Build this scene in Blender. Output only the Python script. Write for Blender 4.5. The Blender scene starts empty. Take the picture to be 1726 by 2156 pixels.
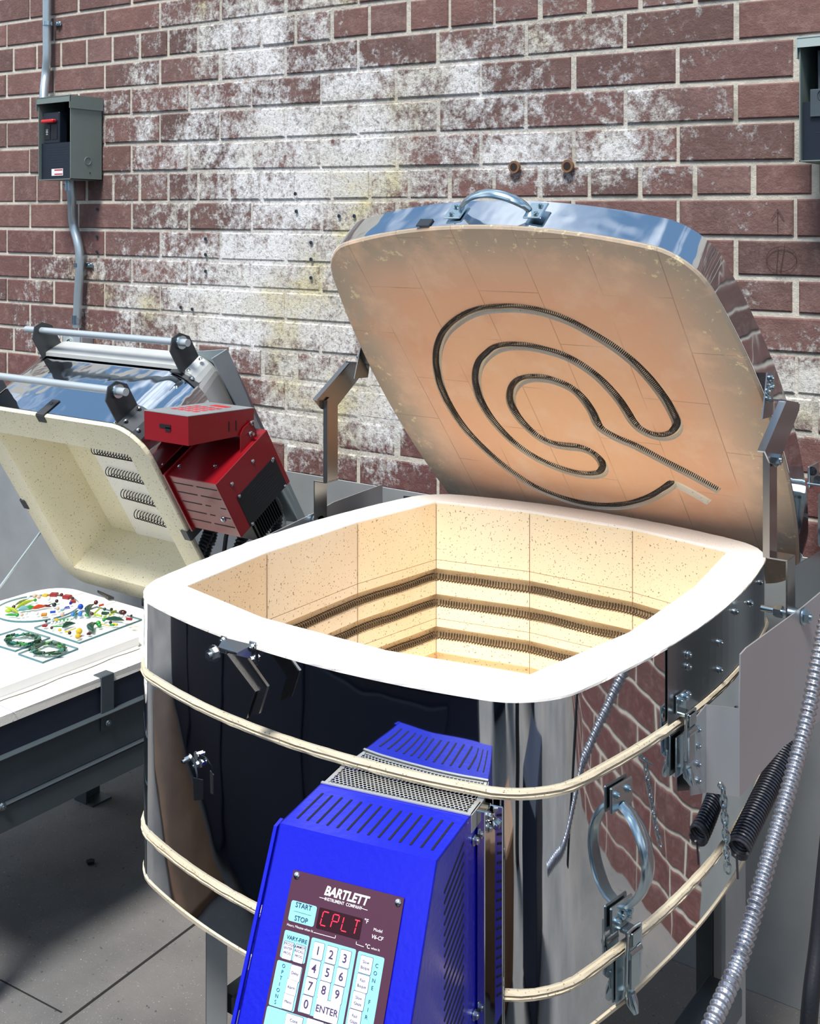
import bpy, bmesh, math, random
import numpy as np
from mathutils import Vector, Matrix
random.seed(7)
RNG = np.random.default_rng(11)
pi = math.pi
SC = bpy.context.scene
COL = SC.collection
V3 = lambda *a: np.array(a, float)

# ------------------------------------------------------------------ camera, light, exposure
CF, CH, CA = 2420.0, 478.0, 0.6263            # focal length in pixels, horizon row, yaw
CP = V3(.9808, -1.5165, .5344)
cam = bpy.data.cameras.new('camera'); camo = bpy.data.objects.new('camera', cam); COL.objects.link(camo)
camo.location = CP; camo.rotation_euler = (pi / 2, 0, CA)
cam.sensor_fit = 'HORIZONTAL'; cam.sensor_width = 36.0; cam.lens = CF / 1726 * 36
cam.shift_y = -(1078 - CH) / 1726; cam.shift_x = 0.0
cam.clip_start = .02; cam.clip_end = 60
SC.camera = camo
SC.view_settings.view_transform = 'Standard'; SC.view_settings.look = 'None'
SC.view_settings.gamma = 1; SC.view_settings.use_curve_mapping = False
SC.view_settings.exposure = 0.52
SC.cycles.max_bounces = 10; SC.cycles.transparent_max_bounces = 8
SC.cycles.caustics_reflective = False; SC.cycles.caustics_refractive = False
SC.cycles.use_denoising = True

world = bpy.data.worlds.new('world'); SC.world = world; world.use_nodes = True
wt = world.node_tree; wt.nodes.clear()
def wn(t): return wt.nodes.new(t)
wo = wn('ShaderNodeOutputWorld'); wb = wn('ShaderNodeBackground'); wb.inputs['Strength'].default_value = 1.0
wc = wn('ShaderNodeTexCoord'); wm = wn('ShaderNodeMapping'); wm.inputs['Scale'].default_value = (1, 1, 2.2)
wz = wn('ShaderNodeTexNoise'); wz.inputs['Scale'].default_value = 2.2; wz.inputs['Detail'].default_value = 5
wr = wn('ShaderNodeValToRGB'); wr.color_ramp.elements[0].position = .46; wr.color_ramp.elements[1].position = .70
wr.color_ramp.elements[0].color = (.14, .25, .42, 1); wr.color_ramp.elements[1].color = (1.45, 1.5, 1.55, 1)
ws = wn('ShaderNodeSeparateXYZ'); wg = wn('ShaderNodeValToRGB')
wg.color_ramp.elements[0].position = .50; wg.color_ramp.elements[0].color = (.26, .26, .26, 1)
wg.color_ramp.elements[1].position = .62; wg.color_ramp.elements[1].color = (1, 1, 1, 1)
wh = wn('ShaderNodeMath'); wh.operation = 'MULTIPLY_ADD'; wh.inputs[1].default_value = .5; wh.inputs[2].default_value = .5
wx = wn('ShaderNodeMix'); wx.data_type = 'RGBA'; wx.blend_type = 'MULTIPLY'; wx.inputs[0].default_value = 1
L = wt.links.new
L(wc.outputs['Generated'], wm.inputs[0]); L(wm.outputs[0], wz.inputs['Vector']); L(wz.outputs['Fac'], wr.inputs[0])
L(wc.outputs['Generated'], ws.inputs[0]); L(ws.outputs['Z'], wh.inputs[0]); L(wh.outputs[0], wg.inputs[0])
L(wr.outputs[0], wx.inputs[6]); L(wg.outputs[0], wx.inputs[7]); L(wx.outputs[2], wb.inputs['Color']); L(wb.outputs[0], wo.inputs[0])

sun = bpy.data.lights.new('sun', 'SUN'); suno = bpy.data.objects.new('sun', sun); COL.objects.link(suno)
sun.energy = 3.4; sun.angle = math.radians(16); sun.color = (1.0, .97, .93)
SD = Vector((.12, -.50, .86)); suno.rotation_euler = SD.to_track_quat('Z', 'Y').to_euler(); suno.location = (0.4, -1.2, 2.6)

# ------------------------------------------------------------------ pixel of a measured point -> point on a known plane of the place
def ray(u, v):
    du, dv = (u - 863) / CF, (v - CH) / CF
    return V3(du * math.cos(CA) - math.sin(CA), du * math.sin(CA) + math.cos(CA), -dv)
def az(u, v, z): r = ray(u, v); return CP + (z - CP[2]) / r[2] * r
def ay(u, v, y): r = ray(u, v); return CP + (y - CP[1]) / r[1] * r
def ax(u, v, x): r = ray(u, v); return CP + (x - CP[0]) / r[0] * r
def onpl(u, v, q, n): r = ray(u, v); return CP + ((q - CP) @ n) / (r @ n) * r
class Fr:
    def __init__(s, q, th):
        s.q = V3(*q); s.e = V3(0, -math.cos(th), math.sin(th)); s.n = V3(0, math.sin(th), math.cos(th))
    def __call__(s, x, a, d): return V3(x, 0, 0) + s.q * V3(0, 1, 1) + s.e * a + s.n * d
    def D(s, u, v, k): P = onpl(u, v, s.q + s.n * k, s.n); r = P - s.q; return V3(P[0], r @ s.e, r @ s.n)

# ------------------------------------------------------------------ materials
def lin(c):
    if isinstance(c, str): c = [int(c[i:i + 2], 16) / 255 for i in (0, 2, 4)]
    return tuple((x / 12.92 if x <= .04045 else ((x + .055) / 1.055) ** 2.4) for x in c) + (1,)
class MT:
    def __init__(s, name):
        s.m = bpy.data.materials.new(name); s.m.use_nodes = True; s.t = s.m.node_tree; s.N = s.t.nodes; s.L = s.t.links.new
        s.b = s.N['Principled BSDF']
    def n(s, t, **k):
        o = s.N.new('ShaderNode' + t)
        for a, v in k.items():
            if a in o.inputs.keys() if hasattr(o.inputs, 'keys') else False: o.inputs[a].default_value = v
            else: setattr(o, a, v)
        return o
    def coord(s, kind='Object'):
        return s.n('TexCoord').outputs[kind]
    def geo(s): return s.n('NewGeometry').outputs['Position']
    def noise(s, vec, scale, detail=4, rough=.5):
        o = s.n('TexNoise'); o.inputs['Scale'].default_value = scale; o.inputs['Detail'].default_value = detail; o.inputs['Roughness'].default_value = rough
        s.L(vec, o.inputs['Vector']); return o.outputs['Fac']
    def ramp(s, fac, *st):
        o = s.n('ValToRGB'); r = o.color_ramp
        while len(r.elements) < len(st): r.elements.new(.5)
        for e, (p, c) in zip(r.elements, st):
            e.position = p; e.color = c if len(c) == 4 else tuple(c) + (1,)
        s.L(fac, o.inputs[0]); return o.outputs[0]
    def g(s, fac, a, b): return s.ramp(fac, (a, (0, 0, 0, 1)), (b, (1, 1, 1, 1)))
    def mix(s, fac, a, b, blend='MIX'):
        o = s.n('Mix'); o.data_type = 'RGBA'; o.blend_type = blend
        for i, x in ((0, fac), (6, a), (7, b)):
            if isinstance(x, (int, float)): o.inputs[i].default_value = x
            elif isinstance(x, tuple): o.inputs[i].default_value = x
            else: s.L(x, o.inputs[i])
        return o.outputs[2]
    def math(s, op, a, b=None, c=None):
        o = s.n('Math'); o.operation = op
        for i, x in enumerate((a, b, c)):
            if x is None: continue
            if isinstance(x, (int, float)): o.inputs[i].default_value = x
            else: s.L(x, o.inputs[i])
        return o.outputs[0]
    def bump(s, h, dist=.002, strength=1.0):
        o = s.n('Bump'); o.inputs['Strength'].default_value = strength; o.inputs['Distance'].default_value = dist
        s.L(h, o.inputs['Height']); s.L(o.outputs[0], s.b.inputs['Normal']); return o
    def set(s, col=None, rough=None, metal=None, **k):
        for nm, v in (('Base Color', col), ('Roughness', rough), ('Metallic', metal)):
            if v is None: continue
            if hasattr(v, 'is_linked') or hasattr(v, 'node'): s.L(v, s.b.inputs[nm])
            else: s.b.inputs[nm].default_value = v
        for nm, v in k.items(): s.b.inputs[nm].default_value = v
        return s.m
def simple(name, col, rough=.5, metal=0, bump=0, bscale=60, var=0, **k):
    M = MT(name); c = lin(col)
    vec = M.coord()
    f = M.noise(vec, bscale, 4)
    if var:
        M.set(M.mix(M.g(M.noise(vec, bscale * .12 + 3, 5), .3, .7), tuple(x * (1 - var) for x in c[:3]) + (1,), tuple(min(1, x * (1 + var)) for x in c[:3]) + (1,)), rough, metal)
    else: M.set(c, rough, metal)
    if bump: M.bump(f, bump)
    for a, v in k.items(): M.b.inputs[a].default_value = v
    return M.m

def m_brick():
    M = MT('wall brick'); P = M.geo()
    at = M.n('Attribute'); at.attribute_name = 'tone'
    sep = M.n('SeparateColor'); M.L(at.outputs['Color'], sep.inputs[0])
    r, g_, lowm = sep.outputs[0], sep.outputs[1], sep.outputs[2]
    base = M.ramp(r, (0, lin('66504a')), (.3, lin('80605a')), (.6, lin('8a655d')), (.85, lin('6f5650')), (1, lin('92716a')))
    base = M.mix(lowm, base, lin('6e4442'))
    base = M.mix(M.math('MULTIPLY', M.g(M.noise(P, 9, 6, .6), .35, .7), .5), base, lin('5a4440'))
    base = M.mix(M.math('MULTIPLY', M.g(M.noise(P, 42, 6, .7), .5, .75), .35), base, lin('b59a92'))
    # powdery white mineral bloom in its own patches
    xyz = M.n('SeparateXYZ'); M.L(P, xyz.inputs[0]); X, Z = xyz.outputs[0], xyz.outputs[2]
    tot = None
    for cx, cz, rx, rz, w in ((-.95, .66, .62, .40, 1.0), (-1.05, .36, .80, .26, 1.1), (-.80, .12, .62, .17, 1.0), (-1.18, 1.02, .26, .25, .75),
                              (-.50, .84, .50, .20, .55), (.30, .22, .26, .09, 1.1), (-1.75, .12, .35, .18, .6), (-.35, .68, .35, .08, .7), (-.95, 1.1, .45, .1, .6),(-.75,.03,.45,.09,.8)):
        dx = M.math('MULTIPLY', M.math('SUBTRACT', X, cx), 1 / rx); dz = M.math('MULTIPLY', M.math('SUBTRACT', Z, cz), 1 / rz)
        d = M.math('SQRT', M.math('ADD', M.math('MULTIPLY', dx, dx), M.math('MULTIPLY', dz, dz)))
        e = M.math('MULTIPLY', M.math('SUBTRACT', 1.15, d), w)
        tot = e if tot is None else M.math('MAXIMUM', tot, e)
    n1 = M.noise(P, 6, 8, .62); n2 = M.noise(P, 55, 8, .75)
    ef = M.math('ADD', M.math('ADD', tot, M.math('MULTIPLY', M.math('SUBTRACT', n1, .5), 2.6)), M.math('MULTIPLY', M.math('SUBTRACT', n2, .5), 3.2))
    ef = M.math('ADD', ef, M.math('MULTIPLY', M.math('SUBTRACT', g_, .5), .55))
    eff = M.g(ef, .18, .85)
    white = M.ramp(M.noise(P, 5, 4), (.42, lin('f6f5f4')), (.60, lin('e6e2d8')), (.76, lin('dccf93')))
    white = M.mix(M.g(M.noise(P, 130, 5, .85), .50, .66), white, lin('8f867d'))
    mm = M.n('Attribute'); mm.attribute_name = 'mortar'
    mort = M.mix(M.noise(P, 70, 6, .8), lin('aaa396'), lin('f0eadb'))
    mort = M.mix(M.g(M.noise(P, 14, 4), .55, .75), mort, lin('a09a8d'))
    base = M.mix(mm.outputs['Fac'], base, mort)
    M.set(M.mix(eff, base, white), .85)
    h = M.math('ADD', M.math('MULTIPLY', M.noise(P, 30, 8, .7), 1.0), M.math('MULTIPLY', M.noise(P, 160, 5, .8), .35))
    h = M.math('ADD', h, M.math('MULTIPLY', eff, M.math('MULTIPLY', M.noise(P, 95, 6, .8), .8)))
    M.bump(h, .006, .8)
    return M.m
def m_floor():
    M = MT('concrete floor'); P = M.geo()
    c = M.ramp(M.noise(P, 2.2, 8, .6), (.3, lin('5f5e5d')), (.5, lin('727170')), (.7, lin('848280')))
    c = M.mix(M.math('MULTIPLY', M.g(M.noise(P, 1.1, 4), .45, .7), .35), c, lin('7a6d62'))
    c = M.mix(M.math('MULTIPLY', M.g(M.noise(P, 220, 2, .9), .66, .72), .7), c, lin('c4c2be'))
    c = M.mix(M.math('MULTIPLY', M.g(M.noise(P, 90, 2, .5), .70, .74), .8), c, lin('3c3a3a'))
    M.set(c, .75); M.bump(M.noise(P, 60, 8, .8), .003, .5); return M.m
def m_firebrick(name, c0, c1, pits='8a6a48', tint=False, bm=.0012, pscale=150, ev=.5, dens=.5):
    M = MT(name); P = M.geo()
    c = M.mix(M.g(M.noise(P, 7, 4), .35, .65), lin(c0), lin(c1))
    if tint:
        at = M.n('Attribute'); at.attribute_name = 'tone'; c = M.mix(1.0, c, at.outputs['Color'], 'MULTIPLY')
    pit = M.g(M.noise(P, pscale * 1.25, 1, .5), .655 + dens * .06, .675 + dens * .06)
    c = M.mix(M.math('MULTIPLY', pit, .75), c, lin(pits))
    M.set(c, .92)
    h = M.math('SUBTRACT', M.math('MULTIPLY', M.noise(P, 110, 5, .7), .6), pit)
    M.bump(h, bm, .7); return M.m
def m_lidbrick():
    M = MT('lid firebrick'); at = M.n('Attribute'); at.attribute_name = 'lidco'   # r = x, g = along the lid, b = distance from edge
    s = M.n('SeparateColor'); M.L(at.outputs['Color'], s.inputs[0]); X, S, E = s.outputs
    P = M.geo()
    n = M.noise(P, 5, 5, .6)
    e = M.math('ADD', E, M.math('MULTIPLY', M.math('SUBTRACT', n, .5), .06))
    c = M.ramp(e, (0.0, lin('c4b29c')), (.030, lin('cbb8a2')), (.085, lin('ecc4a6')), (.14, lin('f3bf9c')), (.30, lin('f6c69f')))  # grey towards the edge: heat discolouration plus edge shading put into the colour
    c = M.mix(M.g(M.noise(P, 14, 6, .6), .5, .75), c, lin('f9d3b4'))
    c = M.mix(M.math('MULTIPLY', M.g(M.noise(P, 9, 3), .6, .72), .5), c, lin('e6ae8a'))
    cv = M.n('CombineXYZ'); M.L(S, cv.inputs[0]); M.L(X, cv.inputs[1])
    b = M.n('TexBrick'); b.offset = .5; b.inputs['Scale'].default_value = 1; b.inputs['Brick Width'].default_value = .229; b.inputs['Row Height'].default_value = .1145
    b.inputs['Mortar Size'].default_value = .0009; b.inputs['Mortar Smooth'].default_value = .1; M.L(cv.outputs[0], b.inputs['Vector'])
    crack = M.math('MULTIPLY', b.outputs['Fac'], M.g(M.noise(P, 11, 2), .35, .6))
    c = M.mix(M.math('MULTIPLY', crack, .42), c, lin('8d6c55'))
    chip = M.math('MULTIPLY', M.g(M.noise(P, 45, 5, .7), .60, .64), M.math('LESS_THAN', E, .055))
    c = M.mix(chip, c, lin('f1e2bd'))
    M.set(c, .93); M.bump(M.math('SUBTRACT', M.noise(P, 160, 4, .7), crack), .0008, .6); return M.m
def m_steel(name, col, rough, wav=.0, wscale=7, brushed=0, axis=2, rvar=0, dist=.01):
    M = MT(name); P = M.geo()
    M.set(lin(col), rough, 1.0)
    if rvar:
        M.L(M.math('MULTIPLY_ADD', M.g(M.noise(P, 8, 6, .7), .45, .75), rvar, rough), M.b.inputs['Roughness'])
    if wav:
        mp = M.n('Mapping'); mp.inputs['Scale'].default_value = (1, 1, .55); M.L(P, mp.inputs[0])
        h = M.math('ADD', M.noise(mp.outputs[0], wscale, 2, .4), M.math('MULTIPLY', M.noise(mp.outputs[0], wscale * 3.2, 1, .4), .18))
        M.bump(h, dist, wav)
    if brushed:
        mp = M.n('Mapping'); sc = [260, 260, 260]; sc[axis] = 6; mp.inputs['Scale'].default_value = sc; M.L(P, mp.inputs[0])
        M.bump(M.noise(mp.outputs[0], 1, 3), .0006, brushed)
    return M.m
def m_perf():
    M = MT('perforated metal'); M.set(lin('c6c6c4'), .42, .6); return M.m
def m_glass(name, col, rough=.03, alpha=None):
    M = MT(name); M.set(lin(col), rough, 0)
    M.b.inputs['Transmission Weight'].default_value = .05 if name in ('glass darkgreen', 'glass teal', 'glass black') else .35; M.b.inputs['IOR'].default_value = 1.5
    M.b.inputs['Coat Weight'].default_value = .3
    return M.m
def m_paint(name, col, rough=.25, orange=.0006):
    M = MT(name); P = M.geo(); M.set(lin(col), rough, 0); M.b.inputs['Coat Weight'].default_value = .35; M.b.inputs['Coat Roughness'].default_value = .12
    M.bump(M.noise(P, 140, 2, .4), orange, .35); return M.m

MA = dict(
    brick=m_brick(), floor=m_floor(),
    cream=m_firebrick('kiln rim firebrick', 'f6f0e4', 'fffaf0', '9b8a70', dens=.90, pscale=260),
    bandb=m_firebrick('band firebrick', 'd2c3a8', 'dccfb6', '7c6c54', dens=.6, pscale=260),
    inner=m_firebrick('kiln inner firebrick', 'f5e2c2', 'f8e8cc', '7d5a38', tint=True, dens=.42, pscale=230),
    yellowb=m_firebrick('pale yellow firebrick', 'e8dfc0', 'efe7cb', '6f634a', dens=.55, pscale=200),
    hearth=m_firebrick('white hearth brick', 'f3eee3', 'f8f5ee', 'c9bfae', dens=.9),
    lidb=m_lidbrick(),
    groove=m_firebrick('groove brick', 'fbeed8', 'fff5e4', 'c9b490', dens=.8, pscale=300),
    mirror=m_steel('polished stainless steel', 'd8dcdf', .035, wav=.22, wscale=5.5, dist=.012),
    mirror2=m_steel('polished lid steel', 'd3d8de', .05, wav=.35, wscale=9, dist=.010, rvar=.10),
    brushed=m_steel('brushed steel plate', '9aa0a5', .27, brushed=.06),
    satin=m_steel('satin steel bar', '9a9895', .26, brushed=.06),
    alum=simple('aluminium side plate', 'bfc2c6', .32, .65),
    zinc=m_steel('zinc plated steel', 'b9cbd2', .22, wav=.1, wscale=40, dist=.002),
    bolt=m_steel('bolt steel', 'c9d0d3', .2),
    galv=simple('galvanised sheet metal', 'a9adae', .5, .55, .0006, 40, .10),
    galvc=simple('galvanised conduit', 'b6c4ca', .35, .7, .0002, 60, .05),
    coil=simple('heating coil wire', '6a5a48', .5, .6),
    coil2=simple('black coil wire', '15120f', .5, .5),
    blackc=simple('lid coil wire', '5a514b', .4, .7),
    bolt_d=simple('dark bolt', '4c5156', .35, .9),
    black=simple('black plastic', '14161a', .4, 0, .0002, 300),
    navyp=simple('dark navy plastic', '1c2430', .38, 0),
    greyenc=simple('grey green enclosure paint', '77847f', .5, 0, .0002, 200, .03),
    greylt=simple('light grey enclosure paint', 'a9b8b5', .5),
    stand=simple('grey painted stand steel', '4c565c', .45, .2, .0003, 120, .06),
    standd=simple('dark slate painted steel', '2a3140', .45, .2, .0003, 120, .05),
    bracket=simple('dark grey bracket steel', '4a4d50', .5, .5, .0003, 80, .08),
    rod=simple('pale blue grey rod', 'b4bec4', .35, .3),
    bpanel=simple('brushed back panel', 'c9ccc9', .4, .25, .0002, 90, .05),
    red=m_paint('dark red enamel', '870c18', .35, .0004), blue=m_paint('blue enamel', '0109be', .28, .0012),
    slot=simple('slot shadow black', '05060a', .8),
    perf=m_perf(),
    spring=simple('dark spring steel', '5b5c62', .35, .85),
    flex=simple('silver flexible conduit', 'b4b5bb', .25, .9),
    hose=simple('black corrugated hose', '1d2126', .45, .1),
    plum=simple('plum keypad film', '4a2138', .45), cyan=simple('cyan keypad film', '8fe3ee', .5), keyw=simple('white key', 'eceaf3', .5),
    inkb=simple('dark blue ink', '1d2352', .6), inkw=simple('white ink', 'f3f0f2', .6), inkp=simple('purple ink', '46305a', .6),
    led_bg=simple('dark red display window', '2c0208', .2),
    white=simple('white label', 'e9e9ea', .5), redlab=simple('red label ink', 'c0262c', .5), redsw=simple('red switch plastic', 'd2262c', .35),
    shelf=simple('white kiln shelf', 'f5f5f3', .85, 0, .0004, 60), fibre=simple('ceramic fibre edge', 'e9e4da', .95, 0, .002, 30),
    plug=simple('blue wall anchor', '1f3a4a', .6), holeb=simple('dark drilled hole', '2a1d1c', .9), mark=simple('pencil mark', '45302f', .9),
    navycab=simple('navy painted cabinet', '0d1c33', .5), wood=simple('brown wood board', '7b5a40', .6, 0, .0005, 20, .25),
    chip=simple('dark grit', '1c1c1d', .9),
)
led = MT('red led'); led.set(lin('ff1a2a'), .4, 0); led.b.inputs['Emission Color'].default_value = (1, .02, .06, 1); led.b.inputs['Emission Strength'].default_value = 2.2; MA['led'] = led.m
gs = MT('clear glass sheet'); gs.set(lin('dff3ee'), .03, 0); gs.b.inputs['Alpha'].default_value = .13; MA['gsheet'] = gs.m
MA['gedge'] = simple('glass sheet edge', '3f7076', .1)
GL = {k: m_glass('glass ' + k, c) for k, c in dict(clear='e9f5f1', aqua='7fb9bd', darkgreen='0c3f2e', green='2fa33a', olive='7c8c2a', lime='b7cf22', yellow='eac524', amber='d98f2a',
      red='a51222', darkred='5a0a12', orange='d94a1a', blue='1e4fd0', cobalt='1a28a8', skyblue='3f8fe0', black='0c1016', peach='e6c3a8', teal='2a7a6c', white='f4f4f2', brown='4b1a14').items()}

# ------------------------------------------------------------------ mesh building
PW = {}
class MB:
    turn = None
    def __init__(s): s.v = []; s.f = []; s.sm = []; s.mi = []; s.pc = []
    def piece(s): s.pc.append((len(s.v), len(s.f))); return s
    def add(s, V, F, smooth=False, mi=0):
        o = len(s.v); s.v.extend([tuple(map(float, p)) for p in V])
        for f in F: s.f.append(tuple(i + o for i in f)); s.sm.append(smooth); s.mi.append(mi)
        return s
    def box(s, c, size, R=None, bev=0.0, mi=0, smooth=False):
        c = V3(*c); h = V3(*size) / 2
        if bev <= 0:
            V = [V3(x, y, z) * h for x in (-1, 1) for y in (-1, 1) for z in (-1, 1)]
            F = [(0, 1, 3, 2), (4, 6, 7, 5), (0, 4, 5, 1), (2, 3, 7, 6), (0, 2, 6, 4), (1, 5, 7, 3)]
        else:
            b = min(bev, min(h) * .95); V = []; idx = {}
            for x in (-1, 1):
                for y in (-1, 1):
                    for z in (-1, 1):
                        for a in range(3):
                            p = V3(x, y, z) * h; 
                            for k in range(3):
                                if k != a: p[k] -= (x, y, z)[k] * b
                            idx[(x, y, z, a)] = len(V); V.append(p)
            F = []
            for a in range(3):
                o = [k for k in range(3) if k != a]
                for sg in (-1, 1):
                    q = []
                    for p, r in ((-1, -1), (1, -1), (1, 1), (-1, 1)):
                        t = [0, 0, 0]; t[a] = sg; t[o[0]] = p; t[o[1]] = r; q.append(idx[(t[0], t[1], t[2], a)])
                    F.append(tuple(q))
            for a in range(3):
                o = [k for k in range(3) if k != a]
                for p in (-1, 1):
                    for r in (-1, 1):
                        q = []
                        for sg, ax_ in ((-1, o[0]), (1, o[0]), (1, o[1]), (-1, o[1])):
                            t = [0, 0, 0]; t[a] = sg; t[o[0]] = p; t[o[1]] = r; q.append(idx[(t[0], t[1], t[2], ax_)])
                        F.append(tuple(q))
            for x in (-1, 1):
                for y in (-1, 1):
                    for z in (-1, 1): F.append(tuple(idx[(x, y, z, a)] for a in range(3)))
        if R is not None: V = [R @ p for p in V]
        return s.add([p + c for p in V], F, smooth, mi)
    def prism(s, poly, vec, mi=0, smooth=False):
        n = len(poly); P = [V3(*p) for p in poly]; vec = V3(*vec)
        V = P + [p + vec for p in P]
        F = [tuple(range(n)), tuple(range(2 * n - 1, n - 1, -1))] + [(i, (i + 1) % n, (i + 1) % n + n, i + n) for i in range(n)]
        return s.add(V, F, smooth, mi)
    def strip(s, pts, side, th, mi=0, smooth=False):
        # a bar of flat stock: polyline pts, width vector side, thickness th (perpendicular, in the plane of bending)
        P = [V3(*p) for p in pts]; side = V3(*side); n = len(P); V = []
        for i in range(n):
            a = P[max(i - 1, 0)]; b = P[min(i + 1, n - 1)]; t = b - a; t /= np.linalg.norm(t)
            nn = np.cross(t, side); nn /= np.linalg.norm(nn)
            for sg, tt in ((-.5, -.5), (.5, -.5), (.5, .5), (-.5, .5)): V.append(P[i] + side * sg + nn * th * tt)
        F = [(0, 1, 2, 3), tuple(4 * (n - 1) + k for k in (3, 2, 1, 0))]
        for i in range(n - 1):
            for k in range(4): F.append((4 * i + k, 4 * i + (k + 1) % 4, 4 * i + 4 + (k + 1) % 4, 4 * i + 4 + k))
        return s.add(V, F, smooth, mi)
    def tube(s, path, r, n=12, closed=False, caps=True, mi=0, rs=None, ref=None):
        P = np.array(path, float); m = len(P)
        if closed: T = np.roll(P, -1, 0) - np.roll(P, 1, 0)
        else: T = np.gradient(P, axis=0)
        T /= np.linalg.norm(T, axis=1)[:, None] + 1e-12
        u = V3(*ref) if ref is not None else (V3(0, 0, 1) if abs(T[0][2]) < .9 else V3(1, 0, 0))
        V = []
        for i in range(m):
            if ref is not None: u = V3(*ref)
            u = u - (u @ T[i]) * T[i]; u /= np.linalg.norm(u) + 1e-12; w = np.cross(T[i], u); R = rs[i] if rs is not None else r
            for k in range(n):
                a = 2 * pi * k / n; V.append(P[i] + R * (math.cos(a) * u + math.sin(a) * w))
        F = []
        for i in range(m if closed else m - 1):
            j = (i + 1) % m
            for k in range(n): F.append((i * n + k, i * n + (k + 1) % n, j * n + (k + 1) % n, j * n + k))
        s.add(V, F, True, mi)
        if caps and not closed:
            s.add(V[:n], [tuple(range(n - 1, -1, -1))], False, mi); s.add(V[-n:], [tuple(range(n))], False, mi)
        return s
    def cyl(s, a, b, r, n=16, mi=0): return s.tube([a, b], r, n, mi=mi)
    def ell(s, c, r, n=14, mi=0, R=None):
        V = []; F = []; m = n // 2
        for i in range(m + 1):
            t = pi * i / m
            for k in range(n):
                a = 2 * pi * k / n; p = V3(math.sin(t) * math.cos(a) * r[0], math.sin(t) * math.sin(a) * r[1], math.cos(t) * r[2])
                V.append((R @ p if R is not None else p) + V3(*c))
        for i in range(m):
            for k in range(n): F.append((i * n + k, i * n + n + k, i * n + n + (k + 1) % n, i * n + (k + 1) % n))
        return s.add(V, F, True, mi)
    def hexbolt(s, p, nrm, r, h=None, mi=0, stud=True):
        s.piece(); p = V3(*p); nrm = V3(*nrm); nrm = nrm / np.linalg.norm(nrm); h = h or r * .8
        s.tube([p, p + nrm * r * .25], r * 1.35, 16, mi=mi)
        V = s.tube([p + nrm * r * .25, p + nrm * (r * .25 + h)], r, 6, mi=mi); 
        for k in range(-1, -7, -1): pass
        if stud: s.tube([p + nrm * (r * .25 + h), p + nrm * (r * .25 + h * 1.35)], r * .5, 10, mi=mi)
        return s
    def pan(s, p, nrm, r, mi=0):
        s.piece(); p = V3(*p); nrm = V3(*nrm); nrm = nrm / np.linalg.norm(nrm)
        return s.tube([p, p + nrm * r * .3, p + nrm * r * .6, p + nrm * r * .72], r, 14, mi=mi, rs=[r, r * .95, r * .6, r * .15])
    def obj(s, name, mat, parent=None, label=None, cat=None, group=None, kind=None, attrs=None, origin=None):
        if len(s.pc) > 1 and s.pc[0] == (0, 0):
            ends = s.pc[1:] + [(len(s.v), len(s.f))]
            for (v0, f0), (v1, f1) in zip(s.pc, ends):
                q = MB(); q.v = s.v[v0:v1]; q.f = [tuple(i - v0 for i in f) for f in s.f[f0:f1]]; q.sm = s.sm[f0:f1]; q.mi = s.mi[f0:f1]
                o = q.obj(name, mat, parent, label, cat, group, kind)
            return o
        me = bpy.data.meshes.new(name)
        if MB.turn is not None: s.v = [tuple(MB.turn @ V3(*p)) for p in s.v]
        V = np.array(s.v); c = V3(*origin) if origin is not None else (V.min(0) + V.max(0)) / 2
        me.from_pydata((V - c).tolist(), [], s.f)
        me.polygons.foreach_set('use_smooth', s.sm)
        mats = mat if isinstance(mat, (list, tuple)) else [mat]
        for m in mats: me.materials.append(MA[m] if isinstance(m, str) else m)
        if len(mats) > 1: me.polygons.foreach_set('material_index', s.mi)
        if attrs:
            for an, data in attrs.items():
                a = me.color_attributes.new(an, 'FLOAT_COLOR', 'POINT'); D = np.ones((len(V), 4), 'f'); D[:, :3] = data; a.data.foreach_set('color', D.ravel())
        me.validate(); me.update()
        if any(s.sm) and not all(s.sm) or (any(s.sm) and len(s.v) < 9000): sharpen(me)
        o = bpy.data.objects.new(name, me); COL.objects.link(o)
        o.location = c - (PW[parent.name] if parent else 0)
        if parent: o.parent = parent
        PW[o.name] = c
        tag(o, label, cat, group, kind); return o
def tag(o, label=None, cat=None, group=None, kind=None):
    for k, v in (('label', label), ('category', cat), ('group', group), ('kind', kind)):
        if v: o[k] = v
    return o
def thing(name, label, cat, loc, group=None, parent=None):
    o = bpy.data.objects.new(name, None); COL.objects.link(o); o.empty_display_size = .05
    o.location = V3(*loc) - (PW[parent.name] if parent else 0); PW[o.name] = V3(*loc)
    if parent: o.parent = parent
    return tag(o, label, cat, group)
def sharpen(me, deg=38):
    bm = bmesh.new(); bm.from_mesh(me); c = math.radians(deg)
    for e in bm.edges:
        if len(e.link_faces) == 2: e.smooth = e.calc_face_angle(0) < c
    bm.to_mesh(me); bm.free()
def fixn(o):
    bm = bmesh.new(); bm.from_mesh(o.data); bmesh.ops.recalc_face_normals(bm, faces=bm.faces); bm.to_mesh(o.data); bm.free()
    if any(p.use_smooth for p in o.data.polygons): sharpen(o.data)
    return o
def rotm(axis, a): return np.array(Matrix.Rotation(a, 3, Vector(axis)))
def basis(x, y, z): return np.array([x, y, z], float).T
def smoothp(P, k=6, closed=False):
    P = np.array(P, float); n = len(P); out = []
    rng = range(n) if closed else range(n - 1)
    for i in rng:
        p0, p1, p2, p3 = (P[(i + j) % n] if closed else P[min(max(i + j, 0), n - 1)] for j in (-1, 0, 1, 2))
        for t in np.arange(k) / k:
            out.append(.5 * ((2 * p1) + (-p0 + p2) * t + (2 * p0 - 5 * p1 + 4 * p2 - p3) * t * t + (-p0 + 3 * p1 - 3 * p2 + p3) * t ** 3))
    if not closed: out.append(P[-1])
    return np.array(out)
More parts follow.
